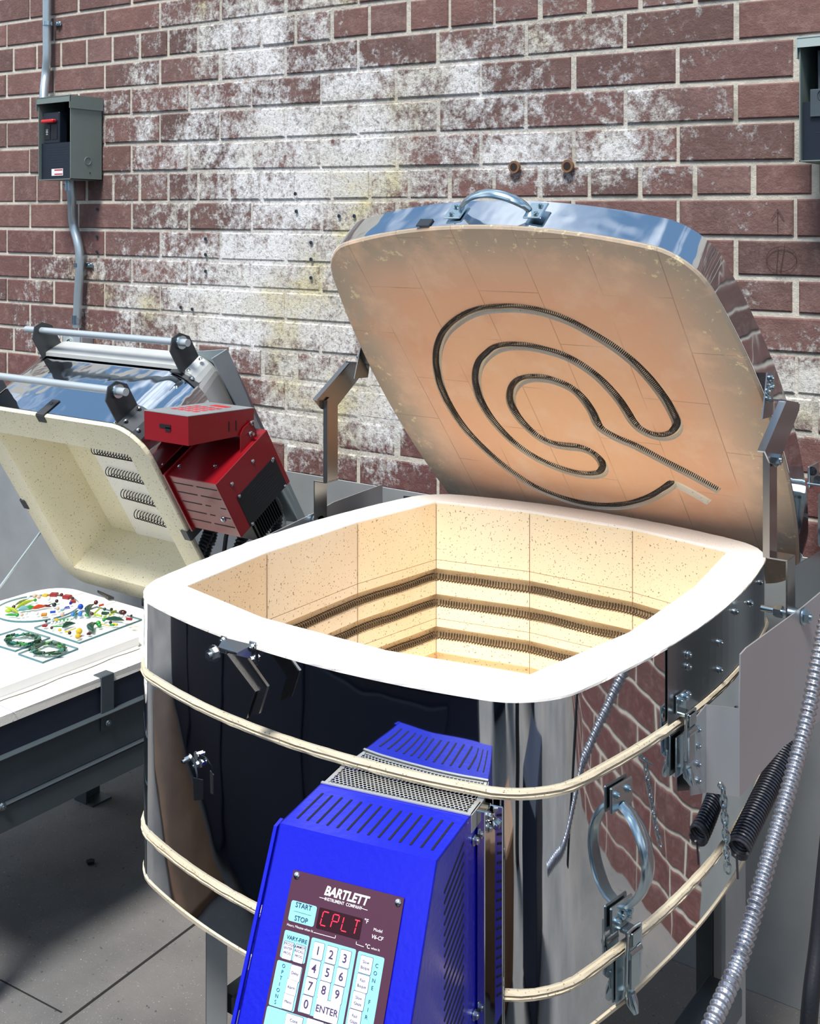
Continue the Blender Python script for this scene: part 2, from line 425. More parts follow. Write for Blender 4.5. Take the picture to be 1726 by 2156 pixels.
def resample(P, step, closed=False):
    P = np.array(P, float)
    if closed: P = np.vstack([P, P[:1]])
    d = np.r_[0, np.cumsum(np.linalg.norm(np.diff(P, axis=0), axis=1))]; n = max(2, int(d[-1] / step))
    t = np.linspace(0, d[-1], n + 1); 
    if closed: t = t[:-1]
    return np.array([np.interp(t, d, P[:, k]) for k in range(P.shape[1])]).T, d[-1]
def helix(path, R, pitch, per=9, closed=False, up=(0, 0, 1), jit=0.0, squash=1.0):
    Q, Ln = resample(path, pitch / per, closed)
    T = (np.roll(Q, -1, 0) - np.roll(Q, 1, 0)) if closed else np.gradient(Q, axis=0)
    T /= np.linalg.norm(T, axis=1)[:, None]
    u = np.tile(V3(*up), (len(Q), 1)); u -= (u * T).sum(1)[:, None] * T; u /= np.linalg.norm(u, axis=1)[:, None]; w = np.cross(T, u)
    if closed: turns = round(Ln / pitch)
    else: turns = Ln / pitch
    a = np.linspace(0, turns * 2 * pi, len(Q), endpoint=not closed)[:, None]
    out = Q + R * (np.cos(a) * u * squash + np.sin(a) * w)
    if jit: 
        j = np.repeat(RNG.normal(0, jit, (len(Q) // (per * 6) + 2, 3)), per * 6, axis=0)[:len(Q)]
        ker = np.ones(per * 8) / (per * 8); j = np.array([np.convolve(j[:, k], ker, 'same') for k in range(3)]).T; out = out + j
    return out

# text on a plane: returns a mesh object lying on the frame (o, ux, uy)
def text(name, body, o, ux, uy, size, mat, parent, align='CENTER', bold=0.0, shear=0.0, depth=.0003, sx=1.0, lift=0.0004, space=1.0):
    cu = bpy.data.curves.new(name, 'FONT'); cu.body = body; cu.size = 1; cu.align_x = align; cu.align_y = 'CENTER'; cu.offset = bold; cu.shear = shear; cu.extrude = 0; cu.space_character = space; cu.resolution_u = 3
    t = bpy.data.objects.new(name, cu); COL.objects.link(t)
    dg = bpy.context.evaluated_depsgraph_get(); me = bpy.data.meshes.new_from_object(t.evaluated_get(dg)); bpy.data.objects.remove(t); bpy.data.curves.remove(cu)
    V = np.array([v.co[:] for v in me.vertices]); F = [tuple(p.vertices) for p in me.polygons]; bpy.data.meshes.remove(me)
    ux = V3(*ux); uy = V3(*uy); nz = np.cross(ux, uy)
    P = V3(*o) + V[:, :1] * size * sx * ux + V[:, 1:2] * size * uy + nz * lift
    b = MB(); b.add(P, F); return b.obj(name, mat, parent)

# ------------------------------------------------------------------ kiln outline
KX, KR, KY, KRY, KC = .391, 1.61, .441, 1.08, .052
def gout(x, y):
    x, y = abs(x), abs(y)
    g1 = math.hypot(x + (KR - KX), y) - KR; g2 = math.hypot(y + (KRY - KY), x) - KRY
    if g1 > -KC and g2 > -KC: return math.hypot(g1 + KC, g2 + KC) - KC
    return max(g1, g2)
def outline(inset=0.0, N=192):
    out = []
    for k in range(N):
        a = 2 * pi * k / N; c, s = math.cos(a), math.sin(a); lo, hi = .1, .8
        for _ in range(34):
            m = (lo + hi) / 2
            if gout(m * c, m * s) + inset > 0: hi = m
            else: lo = m
        out.append((lo * c, lo * s))
    return np.array(out)
N = 192
INP = [(.292, .330), (.105, .368), (-.105, .368), (-.292, .330), (-.321, .12), (-.321, -.12), (-.296, -.322), (-.105, -.358), (.105, -.356), (.290, -.318), (.324, -.118), (.320, .12)]
def inpoly(off=0.0):
    # offset polygon outward by off
    P = np.array(INP); n = len(P); L_ = []
    for i in range(n):
        a, b = P[i], P[(i + 1) % n]; t = (b - a) / np.linalg.norm(b - a); nn = V3(t[1], -t[0]); 
        if nn @ ((a + b) / 2) < 0: nn = -nn
        L_.append((nn, nn @ a + off))
    out = []
    for i in range(n):
        (n1, d1), (n2, d2) = L_[i - 1], L_[i]; out.append(np.linalg.solve(np.array([n1, n2]), V3(d1, d2)))
    return np.array(out)
def polar_hit(poly, a):
    c, s = math.cos(a), math.sin(a); n = len(poly); best = None
    for i in range(n):
        p, q = poly[i], poly[(i + 1) % n]; d = q - p; den = c * d[1] - s * d[0]
        if abs(den) < 1e-12: continue
        t = (p[0] * d[1] - p[1] * d[0]) / den; u = (p[0] * s - p[1] * c) / den
        if t > 0 and -1e-9 <= u <= 1 + 1e-9: best = t if best is None else min(best, t)
    return (best * c, best * s)

# ================================================================== SETTING
W, FL = .70, -.958
# ---- brick wall: old common bond with a course of headers
zl = [1.267, 1.187, 1.107, 1.027, .948, .872, .785, .702, .611, .531, .449, .373, .297, .218, .138, .060, -.022]
zr = [1.222, 1.142, 1.062, .980, .900, .819, .740, .660, .593, .512, .436, .365, .290, .212, .140, .060, -.022]
while zl[-1] > FL - .05: zl.append(zl[-1] - .079); zr.append(zr[-1] - .079)
def zc(i, x): t = (x + 2.2) / 2.5; return zl[i] + (zr[i] - zl[i]) * min(max(t, -.4), 1.6)
mod = .2385
V, F, TN, MO = [], [], [], []
def quad(p, tn, mo):
    o = len(V); V.extend(p); TN.extend([tn] * len(p)); MO.extend([mo] * len(p)); return o
for i in range(len(zl) - 1):
    # bond: offsets measured on the wall
    header = i in (2, 7, 13, 19, 25)
    phase = {0: 0}.get(i, 0)
    if header: xs0, step = -2.18, mod / 2
    else: xs0, step = (-2.097 if i in (0, 3, 5, 8, 10, 12, 15, 17, 20, 22, 24) else -2.215) , mod
    if i in (6,): xs0 = -2.097
    if i in (3, 5): xs0 = -2.215 if i % 2 == 1 and i == 5 else -2.215
    if i == 4: xs0 = -2.097
    if i == 5: xs0 = -2.215
    if i in (8, 10, 12): xs0 = -2.097
    if i in (9, 11): xs0 = -1.999 if False else -2.215
    x = xs0 - step * 4
    while x < 3.6:
        w = step; j = .0048 + random.uniform(-.0007, .0015); jt = .0055 + random.uniform(-.001, .0015)
        x0, x1 = x + j + random.uniform(-.002, .002), x + w - j + random.uniform(-.002, .002)
        z1a, z1b = zc(i, x0) - jt, zc(i, x1) - jt; z0a, z0b = zc(i + 1, x0) + jt * .8, zc(i + 1, x1) + jt * .8
        t = random.random(); g_ = random.random()
        low = 1.0 if i >= 15 else (.7 if (i >= 14) else (.5 if (x < -1.75 and i > 8) else .12))
        tn = (t, g_, min(1, low * random.uniform(.6, 1.2)))
        if i == 13 and abs((x0 + x1) / 2 + 1.255) < .06: tn = (.8, -6.0, -.2)
        dep = .0035 + random.uniform(-.001, .0015); c = .0028
        if i in (13, 14, 15) and -1.2 < x < -.5: dep -= .002; c = .006
        y0, y1, y2 = W + .012, W + .012 - dep - .004, W + .012 - dep - .0062
        o = quad([(x0, y0, z0a), (x1, y0, z0b), (x1, y0, z1b), (x0, y0, z1a), (x0, y1, z0a), (x1, y1, z0b), (x1, y1, z1b), (x0, y1, z1a),
                  (x0 + c, y2, z0a + c), (x1 - c, y2, z0b + c), (x1 - c, y2, z1b - c), (x0 + c, y2, z1a - c)], tn, 0)
        for k in range(4):
            F.append((o + k, o + (k + 1) % 4, o + 4 + (k + 1) % 4, o + 4 + k)); F.append((o + 4 + k, o + 4 + (k + 1) % 4, o + 8 + (k + 1) % 4, o + 8 + k))
        F.append((o + 8, o + 9, o + 10, o + 11)); x += w
o = quad([(-4, W + .006, FL - .1), (4, W + .006, FL - .1), (4, W + .006, 1.5), (-4, W + .006, 1.5), (-4, W + .25, FL - .1), (4, W + .25, FL - .1), (4, W + .25, 1.5), (-4, W + .25, 1.5)], (.5, .5, 0), 1)
F += [(o, o + 1, o + 2, o + 3), (o + 4, o + 7, o + 6, o + 5), (o + 3, o + 2, o + 6, o + 7), (o, o + 3, o + 7, o + 4), (o + 1, o + 5, o + 6, o + 2)]
b = MB(); b.add(V, F); MOa = np.array(MO, float)[:, None] * np.ones((1, 3))
wall = b.obj('wall_back', 'brick', kind='structure', attrs={'tone': np.array(TN), 'mortar': MOa}, origin=(0, W, 0))
tag(wall, 'old red brick wall with powdery white mineral bloom')

# ---- floor with sawn control joints (lower strips between slabs)
b = MB()
p1, p2 = az(405, 1950, FL), az(130, 2156, FL); dj = (p2 - p1) / np.linalg.norm(p2 - p1)
b.box((0, -1.3, FL - .05), (9, 4.6, .1))
fl = b.obj('floor', 'floor', kind='structure', origin=(0, 0, FL)); tag(fl, 'worn grey concrete floor')
b = MB(); nj = V3(-dj[1], dj[0], 0)
for off, rng, wd in ((0, (-1.6, 1.6), .003), ):
    a_, c_ = p1 + dj * rng[0], p1 + dj * rng[1]; b.prism([a_ - nj * wd, c_ - nj * wd, c_ + nj * wd, a_ + nj * wd], (0, 0, .0008))
q1, q2 = az(0, 2063, FL), az(130, 2132, FL)
b.prism([q1 - V3(0, .0015, 0), q2 - V3(0, .0015, 0), q2 + V3(0, .0015, 0), q1 + V3(0, .0015, 0)], (0, 0, .0008))
o = b.obj('floor_joint', 'chip', fl)

# ---- galvanised sheets along the foot of the wall
def sheet(x0, x1, lab):
    b = MB(); b.box(((x0 + x1) / 2, W - .006, (FL - .093) / 2), (x1 - x0, .003, -.093 - FL), bev=.001)
    for zz in (-.13, -.5, -.9):
        for xx in (x0 + .04, (x0 + x1) / 2, x1 - .04): b.pan((xx, W - .0075, zz), (0, -1, 0), .004)
    b.obj('metal_sheet', 'galv', label=lab, cat='metal sheet', group='galvanised sheets along the wall foot')
sheet(-2.75, .018, 'grey galvanised metal sheet on wall foot behind the cream kilns')
sheet(.02, .72, 'grey galvanised metal sheet on wall foot at the right behind the flexible conduit')

# ---- wall anchors and marks
for u, v in ((622, 408), (624, 445), (714, 455), (746, 455), (433, 503), (433, 536), (433, 571), (655, 511), (655, 546), (655, 585), (381, 647), (405, 651), (205, 440), (204, 498), (204, 530)):
    P = ay(u, v, W - .001); b = MB(); b.tube([P, P + V3(0, -.0022, 0)], .0048, 14); b.tube([P + V3(0, -.0022, 0), P + V3(0, -.0026, 0)], .0026, 10, mi=1)
    w_ = ('below the header course' if v < 460 else 'in the white bloom')
    side = 'beside the conduit' if u < 300 else ('above the red control box' if u < 500 else 'left of the open kiln lid')
    b.obj('wall_anchor', ['plug', 'holeb'], label='small dark blue anchor plug in whitened brick ' + side, cat='wall anchor', group='anchor plugs ' + side)
for u, v, lab in ((1085, 352, 'rusty pipe stub hole in brick above the lid handle'), (1197, 350, 'second rusty pipe stub in brick, right of the other')):
    P = ay(u, v, W - .002); b = MB(); b.tube([P, P + V3(0, -.008, 0)], .014, 16); b.tube([P + V3(0, -.008, 0), P + V3(0, -.0085, 0)], .009, 14, mi=1)
    b.obj('pipe_stub', ['wood', 'holeb'], label=lab, cat='pipe stub')
b = MB()
def mk(pts): b.tube([ay(u, v, W - .0022) for u, v in pts], .0006, 5)
mk([(1637, 488), (1637, 440)]); mk([(1624, 462), (1637, 440), (1650, 461)])
mk([(1645 + 32 * math.cos(t), 545 + 26 * math.sin(t)) for t in np.linspace(0, 6.3, 26)]); mk([(1634, 575), (1638, 520)]); mk([(1642, 575), (1652, 515)])
b.obj('pencil_mark', 'mark', wall)

# ================================================================== MAIN KILN
kiln = thing('square_kiln', 'large open top kiln of polished steel with cream brick rim and blue control box', 'kiln', (0, 0, -.407))
Z1, Z2, Z3 = -.1103, -.3389, -.4071
def rings_obj(name, rings, mat, parent, smooth=True, close=False, attrs=None, cap_bottom=False, sm=None):
    b = MB(); n = len(rings[0]); V = np.vstack(rings); F = []
    m = len(rings)
    for i in range(m if close else m - 1):
        j = (i + 1) % m
        for k in range(n): F.append((i * n + k, i * n + (k + 1) % n, j * n + (k + 1) % n, j * n + k))
    b.add(V, F, smooth)
    if cap_bottom: b.add(rings[-1], [tuple(range(n))])
    if sm is not None: b.sm[:len(F)] = [sm[i // n] for i in range(len(F))]
    return fixn(b.obj(name, mat, parent, attrs=attrs))
def ringz(o, z): return np.c_[o, np.full(len(o), z)]
# brick rim with outer lip
inn0 = inpoly(0); angs = 2 * pi * np.arange(N) / N
pa = np.arctan2(inn0[:, 1], inn0[:, 0]) % (2 * pi)
snap = {int(round(a / (2 * pi) * N)) % N: i for i, a in enumerate(pa)}
def inring(off):
    P = inpoly(off); out = []
    for k in range(N):
        out.append(tuple(P[snap[k]]) if k in snap else polar_hit(P, angs[k]))
    return np.array(out)
o0, o2 = outline(0), outline(.004)
rj = lambda A, s: A + RNG.normal(0, s, A.shape)
r_in = inring(0)
rings = [ringz(o0, -.006), ringz(rj(o0, .0004), -.003), ringz(rj(o2, .0005), .0)]
mid = o2 * .5 + inring(.004) * .5
rings += [ringz(mid, .0), ringz(inring(.0025), .0), ringz(inring(0), -.002), ringz(inring(0), -.004)]
rings_obj('brick_rim', rings, 'cream', kiln, smooth=False)
# inner brick wall, one tint for each brick, with grooves for the coils
GR = [(-.131, -.157), (-.181, -.207), (-.244, -.270), (-.294, -.320)]
prof = [(-.004, 0), (-.1138, 0), (-.1141, .0012), (-.1147, .0012), (-.115, 0)]
for a_, c_ in GR[:2]: prof += [(a_, 0), (a_ - .006, .011), (c_ + .003, .012), (c_, .0)]
prof += [(-.2284, 0), (-.2287, .0012), (-.2293, .0012), (-.2296, 0)]
for a_, c_ in GR[2:]: prof += [(a_, 0), (a_ - .006, .011), (c_ + .003, .012), (c_, .0)]
prof += [(-.338, 0)]
b = MB(); TNs = []
P0 = {}
def pring(off):
    if off not in P0: P0[off] = inpoly(off)
    return P0[off]
tones = {}
base_t = {3: (1.0, .94, .84), 4: (1.0, .97, .96), 5: (1.0, .93, .86), 2: (1.0, .99, .95), 1: (1.0, .98, .92), 0: (1.0, .96, .87)}
for fc in range(12):
    for i in range(len(prof) - 1):
        (za, oa), (zb, ob) = prof[i], prof[i + 1]; row = 0 if zb > -.1145 else (1 if zb > -.229 else 2)
        A, B_ = pring(oa), pring(ob)
        key = (fc, row)
        if key not in tones:
            bt = base_t.get(fc if fc != 3 else 3, (1, .95, .86)); j = random.uniform(.95, 1.02)
            tones[key] = tuple(x * j for x in bt)
        tn = tones[key]
        i2 = (fc + 1) % 12; e0, e1 = .0, .0
        def lerp(P, t): return P[fc] * (1 - t) + P[i2] * t
        tt = [0, .0022, .0044] + [.9956, .9978, 1]
        pts = [(*(A[fc]), za), (*(A[i2]), za), (*(B_[i2]), zb), (*(B_[fc]), zb)]
        b.add(pts, [(0, 1, 2, 3)]); 
        if za - zb < .002 and oa > 0 and ob > 0: tn = (.35, .26, .18)
        elif oa > 0 or ob > 0: tn = (tn[0] * .97, tn[1] * .91, tn[2] * .83)  # groove faces tinted darker, their shade put into the brick colour
        TNs += [tn] * 4
fixn(b.obj('brick_lining', 'inner', kiln, attrs={'tone': np.array(TNs)}, origin=(0, 0, -.17)))
b = MB()
for i in (0, 1, 2, 3, 4, 5, 11):
    p = V3(*INP[i]); q = p * .9985
    b.piece(); b.tube([(*q, -.006), (*q, -.338)], .0005, 4)
b.obj('brick_joint', 'groove' if False else 'wood', kiln)
b = MB(); b.add([(*p, -.338) for p in inpoly(.02)], [tuple(range(12))]); fixn(b.obj('kiln_floor', 'cream', kiln))
# heating coils in three grooves in view
for gi, (a_, c_) in enumerate(GR[:3]):
    P = inpoly(.0045); path = []
    for i in range(12):
        a2, b2 = P[i], P[(i + 1) % 12]
        for t in np.linspace(.02, .98, 12): path.append((*(a2 * (1 - t) + b2 * t), c_ + .0085))
    h_ = helix(path, .0060, .0058, 8, True, jit=.0007)
    b = MB(); b.tube(h_, .00100, 5, closed=True); b.obj('heating_coil', 'coil', kiln)
# steel jacket sections, bottom slab, bands
for za, zb in ((-.005, Z1 + .003), (Z1 - .003, Z2 + .003), (Z2 - .003, Z3 + .006)):
    rings_obj('steel_jacket', [ringz(outline(.001), za), ringz(outline(.001), zb), ringz(outline(.003), zb), ringz(outline(.003), za)], 'mirror', kiln, close=True, sm=[True, False, True, False])
for z in (Z1, Z2):
    R_ = [ringz(outline(.004), z + .0065), ringz(rj(outline(-.0025), .0003), z + .0060), ringz(rj(outline(-.0042), .0004), z + .0025), ringz(outline(-.0005), z + .0008), ringz(outline(-.0005), z - .0004),
          ringz(rj(outline(-.0036), .0004), z - .0018), ringz(rj(outline(-.0022), .0003), z - .0055), ringz(outline(.004), z - .0062)]
    rings_obj('brick_band', R_, 'bandb', kiln, smooth=False)
ob_ = outline(.0); rr = RNG.normal(0, 1, N); rr = np.convolve(np.r_[rr, rr, rr], np.ones(5) / 5, 'same')[N:2 * N] * .0016
rings_obj('bottom_slab', [ringz(outline(.002), Z3 + .007), ringz(outline(-.001), Z3 + .005), np.c_[outline(.0), Z3 + rr], ringz(outline(.01), Z3 - .001)], 'bandb', kiln, smooth=False, cap_bottom=True)

def skin(u, v):
    r = ray(u, v); t0 = None
    for t in np.arange(.9, 3.2, .004):
        P = CP + r * t
        if gout(P[0], P[1]) < 0: t0 = t; break
    lo, hi = t0 - .004, t0
    for _ in range(20):
        m = (lo + hi) / 2; P = CP + r * m
        if gout(P[0], P[1]) < 0: hi = m
        else: lo = m
    P = CP + r * hi; e = 1e-4; n = V3(gout(P[0] + e, P[1]) - gout(P[0] - e, P[1]), gout(P[0], P[1] + e) - gout(P[0], P[1] - e), 0); n /= np.linalg.norm(n)
    return P, n
# side plates that carry the hinges (right one is in view, left mirrored)
b = MB()
def shell_x(y): 
    lo, hi = .2, .5
    for _ in range(30):
        m = (lo + hi) / 2
        if gout(m, y) > 0: hi = m
        else: lo = m
    return lo
ys = np.linspace(-.133, .30, 18)
A_ = [(shell_x(y) + .0012, y) for y in ys]
Vv = [(x, y, -.004) for x, y in A_] + [(x, y, Z1 + .008) for x, y in A_] + [(x - .0008, y, -.004) for x, y in A_] + [(x - .0008, y, Z1 + .008) for x, y in A_]
n_ = len(A_); F_ = []
for k in range(n_ - 1): F_ += [(k, k + 1, n_ + k + 1, n_ + k), (2 * n_ + k, 3 * n_ + k, 3 * n_ + k + 1, 2 * n_ + k + 1), (k, 2 * n_ + k, 2 * n_ + k + 1, k + 1), (n_ + k, n_ + k + 1, 3 * n_ + k + 1, 3 * n_ + k)]
F_ += [(0, n_, 3 * n_, 2 * n_), (n_ - 1, 3 * n_ - 1, 4 * n_ - 1, 2 * n_ - 1)]
b.add(Vv, F_, False); fixn(b.obj('skin_plate', 'brushed', kiln))
b = MB()
for y, z in ((-.077, -.028), (-.077, -.044), (.032, -.044), (.032, -.082), (-.078, -.080), (.10, -.02), (.18, -.03), (.255, -.02)): b.hexbolt((shell_x(y) + .0015, y, z), (1, 0, 0), .0042)
b.obj('skin_bolt', 'bolt', kiln)

def sideplate(sx):
    xs = .4427
    b = MB()
    # flange on the skin, outward web, large wing
    b.prism([(.3965 * sx, -.086, -.115), (.3965 * sx, -.034, -.108), (.3965 * sx, -.034, -.225), (.3965 * sx, -.086, -.208)], (.0016 * sx, 0, 0))
    b.prism([(.3965 * sx, -.0335, -.107), (xs * sx, -.0335, -.101), (xs * sx, -.0335, -.2175), (.3965 * sx, -.0335, -.225)], (0, .0016, 0))
    wing = [(-.034, -.101), (-.031, -.030), (-.014, -.026), (.16, -.030), (.43, -.036), (.43, -.246), (.13, -.226), (-.034, -.2175)]
    wg = [(-.034, -.101), (-.031, -.030), (-.014, -.026), (.166, -.016), (.235, -.009), (.42, -.010), (.42, -.215), (.235, -.200), (.10, -.196), (-.034, -.2175)]
    fx = lambda y: (xs + .108 * (y + .034))
    b.prism([(fx(y) * sx, y, z) for y, z in wg], (.002 * sx, 0, 0))
    o = fixn(b.obj('side_plate', 'alum', kiln))
    b = MB()
    for z in (-.130, -.152, -.176, -.198): b.hexbolt((.3982 * sx, -.062, z), (sx, 0, 0), .0040)
    b.obj('plate_bolt', 'bolt', kiln)
    # hinge bars
    b = MB(); bx = .42 * sx
    xj = (ay(1654, 1178, .148)[0]) * sx
    def bar(P, x, t=.0024): b.prism([(x, y, z) for y, z in P], (t * sx, 0, 0))
    bar([(.146, .197), (.150, .206), (.160, .212), (.175, .208), (.184, .196), (.184, .052), (.148, .052)], bx)
    bar([(.146, .206), (.1485, .207), (.1485, .052), (.146, .052)], bx - .006 * sx, .010)
    b.box(((bx + xj) / 2 + .001 * sx, .166, .0515), (abs(xj - bx) + .004, .037, .0025), bev=.0008)
    bar([(.148, .0515), (.184, .0515), (.184, -.040), (.176, -.052), (.158, -.052), (.148, -.042)], xj)
    fixn(b.obj('hinge_post', 'satin', kiln))
    b = MB()
    b.hexbolt((.4665 * sx, .166, -.029), (sx, 0, 0), .0095, .008)
    b.cyl((xj, .166, -.029), (.462 * sx, .166, -.029), .011); b.cyl((.405 * sx, .166, -.029), (.462 * sx, .166, -.029), .0045); b.tube([(.425 * sx, .166, -.029), (.436 * sx, .166, -.029)], .0095, 6)
    b.hexbolt((bx + .0045 * sx, .166, .193), (sx, 0, 0), .0085, .007)
    b.obj('pivot_bolt', 'zinc', kiln)
sideplate(1); sideplate(-1)
# dark plate behind the right corner of the rim
b = MB(); b.prism([(.405, .30, -.002), (.405, .47, -.012), (.405, .47, -.17), (.405, .30, -.17)], (.002, 0, 0)); b.obj('hinge_backing_plate', 'brushed', kiln)
b = MB(); b.prism([(-.4445, .43, -.03), (-.33, .47, -.03), (-.33, .47, -.22), (-.4445, .43, -.24)], (0, .002, 0)); b.obj('hinge_backing_plate', 'brushed', kiln)

# counterweight spring and chain
def link_chain(pts, parent, mat='zinc', n=7):
    Q, Ln = resample(pts, .012)
    k = 0
    for i in range(len(Q) - 1):
        t = Q[i + 1] - Q[i]; t /= np.linalg.norm(t); s_ = V3(1, 0, 0) if k % 2 else V3(0, 1, 0); s_ = s_ - (s_ @ t) * t; s_ /= np.linalg.norm(s_)
        c = (Q[i] + Q[i + 1]) / 2; P = []
        for a in np.linspace(0, 2 * pi, 16, endpoint=False):
            P.append(c + t * (math.cos(a) * .0085 + (.0015 if math.cos(a) > 0 else -.0015)) + s_ * math.sin(a) * .0045)
        b = MB(); b.tube(P, .0014, 6, closed=True); b.obj('chain_link', mat, parent); k += 1
XS_ = .420
p0, p1_ = ax(1552, 1790, XS_), ax(1655, 1578, XS_)
b = MB(); d_ = p1_ - p0; L0 = np.linalg.norm(d_)
pp = [p0 + d_ * t for t in np.linspace(0, 1.25, 60)]
b.tube(helix(pp, .0145, .0058, 14, up=(1, 0, 0)), .0025, 7); b.obj('counter_spring', 'spring', kiln)
P = ax(1538, 1835, .435)
b = MB(); hk = [ax(1520, 1662, .441), ax(1512, 1655, .445), ax(1518, 1648, .449), ax(1526, 1660, .449)]; b.tube(smoothp(hk), .0016, 7); b.obj('chain_hook', 'zinc', kiln)
link_chain([ax(1522, 1660, .447), ax(1527, 1740, .445), ax(1532, 1835, .44)], kiln)
b = MB(); b.tube([ax(1548, 1800, .42), ax(1551, 1800, .42) + V3(0, 0, -.004), ax(1553, 1850, .42)], .0016, 6); b.obj('spring_hook', 'spring', kiln)

# carrying handle on the right face: strap bowed outward between two foot plates
def strap_handle(C, up, out, side, half, bow, parent, mat='zinc', name='handle', w=.020):
    C, up, out, side = (V3(*k) for k in (C, up, out, side))
    b = MB(); P = []
    for t in np.linspace(-1, 1, 25):
        P.append(C + up * t * half + out * (.003 + bow * math.cos(t * pi / 2) ** .65))
    for i in range(1): pass
    n = len(P); V = []; F = []; prof = [(math.cos(a) * w / 2, max(-.3, math.sin(a)) * .006) for a in np.linspace(0, 2 * pi, 10, endpoint=False)]
    for i in range(n):
        t = P[min(i + 1, n - 1)] - P[max(i - 1, 0)]; t /= np.linalg.norm(t); nn = np.cross(t, side); nn /= np.linalg.norm(nn)
        if nn @ out < 0: nn = -nn
        tw = 1 - .35 * abs(np.linspace(-1, 1, n)[i]) ** 4
        for a, h in prof: V.append(P[i] + side * a * tw + nn * h)
    m = len(prof)
    for i in range(n - 1):
        for k in range(m): F.append((i * m + k, i * m + (k + 1) % m, i * m + m + (k + 1) % m, i * m + m + k))
    b.add(V, F, True); b.add(V[:m], [tuple(range(m))]); b.add(V[-m:], [tuple(range(m))])
    for sg in (-1, 1):
        R = basis(side, up, out); b.box(C + up * sg * (half + .012) + out * .002, (w * 1.75, .032, .004), R, bev=.0015)
        for q in (-1, 1): b.hexbolt(C + up * sg * (half + .016) + side * q * w * .45 + out * .004, out, .0042, .003)
    return fixn(b.obj(name, mat, parent))
Pt, n1_ = skin(1303, 1672); Pb, n2_ = skin(1303, 1922); nh = n1_; hP = (Pt + Pb) / 2; hh = (Pt[2] - Pb[2]) / 2
print('handle', Pt, Pb, nh)
strap_handle((Pt[0] + nh[0] * .001, Pt[1] + nh[1] * .001, hP[2]), (0, 0, 1), nh, V3(-nh[1], nh[0], 0), hh - .012, .036, kiln, w=.026)
# draw latches
def latch(C, out, side, parent, flip=1, sc=1.0):
    C = V3(*C); up = V3(0, 0, 1); out = V3(*out); side = V3(*side); R = basis(side, out, up)
    lt = thing('draw_latch', None, None, C, parent=parent)
    B_ = lambda c, s_, bev=.001: (C + side * c[0] * sc + out * c[1] * sc + up * c[2] * sc, V3(*s_) * sc, R, bev)
    b = MB(); b.piece(); b.box(*B_((0, .001, -.030), (.024, .002, .042))); b.piece(); b.box(*B_((0, .001, .024), (.022, .002, .020))); b.obj('latch_plate', 'zinc', lt)
    b = MB(); b.box(*B_((0, .011, -.018), (.016, .006, .034), .002)); b.box(*B_((0, .008, -.036), (.012, .003, .016), .001))
    b.cyl(C + side * .009 * sc + out * .012 * sc + up * -.003 * sc, C - side * .009 * sc + out * .012 * sc + up * -.003 * sc, .004 * sc); b.obj('latch_lever', 'zinc', lt)
    b = MB(); lp = [(-.0105, .011, -.030), (-.0105, .012, .012), (-.008, .012, .017), (.008, .012, .017), (.0105, .012, .012), (.0105, .011, -.030)]
    b.tube(smoothp([C + side * p[0] * sc + out * p[1] * sc + up * p[2] * sc for p in lp], 4), .0016 * sc, 8); b.obj('latch_loop', 'zinc', lt)
    b = MB(); b.box(*B_((0, .008, .014), (.014, .014, .004), .001)); b.box(*B_((0, .014, .010), (.014, .003, .012), .001))
    for q in (-1, 1): b.hexbolt(C + side * q * .006 * sc + out * .002 * sc + up * .028 * sc, out, .0038 * sc)
    b.obj('latch_catch', 'zinc', lt)
    b = MB(); b.tube([C + out * .008 * sc + up * -.042 * sc, C + out * .010 * sc + up * -.050 * sc, C + out * .014 * sc + up * -.058 * sc], .004 * sc, 10, rs=[.005 * sc, .006 * sc, .003 * sc]); b.obj('latch_tongue', 'zinc', lt)
    return lt
Pl, nl = skin(1310, 2012); print('latch', Pl); latch((Pl[0], Pl[1], Z2 + .008), nl, V3(-nl[1], nl[0], 0), kiln, sc=1.35)
Pl, nl = skin(1428, 1537); print('latch2', Pl); latch((Pl[0] + .002, Pl[1], Z1 - .002), nl, V3(-nl[1], nl[0], 0), kiln, sc=1.25)

# prop bracket and small latch on the left front face
def fy(x):
    lo, hi = .3, .6
    for _ in range(30):
        m = (lo + hi) / 2
        if gout(x, -m) > 0: hi = m
        else: lo = m
    return -lo
yb = fy(-.06)
pb = thing('prop_bracket', None, None, (-.06, yb, -.03), parent=kiln)
b = MB()
b.box((-.046, yb - .0015, -.012), (.012, .0025, .030), bev=.0006); b.box((-.098, yb - .0015, -.012), (.010, .0025, .022), bev=.0006)
b.prism([(-.098, yb - .001, -.003), (-.046, yb - .001, -.001), (-.052, yb - .024, -.006), (-.090, yb - .020, -.008)], (0, 0, -.0018)); b.prism([(-.046, yb, -.001), (-.046, yb, -.027), (-.052, yb - .026, -.018), (-.052, yb - .024, -.006)], (-.0016, 0, 0))
fixn(b.obj('bracket_mount', 'brushed', pb))
b = MB(); 
yk2 = yb - .030
L1 = [ay(u, v, yk2) for u, v in ((481, 1376), (541, 1455), (522, 1510))]; L2 = [ay(u, v, yk2) for u, v in ((525, 1386), (566, 1444), (548, 1500))]
for a in (L1, L2):
    b.strip([p + V3(0, -.0015, 0) for p in a], (0, .004, 0), .0016)
web = MB(); web.prism([L1[0], L1[1], L2[1], L2[0]], (0, .0015, 0)); web.prism([L1[1], L1[2], L2[2], L2[1]], (0, .0015, 0)); fixn(web.obj('prop_web', 'black', pb))
fixn(b.obj('prop_arm', 'satin', pb))
b = MB()
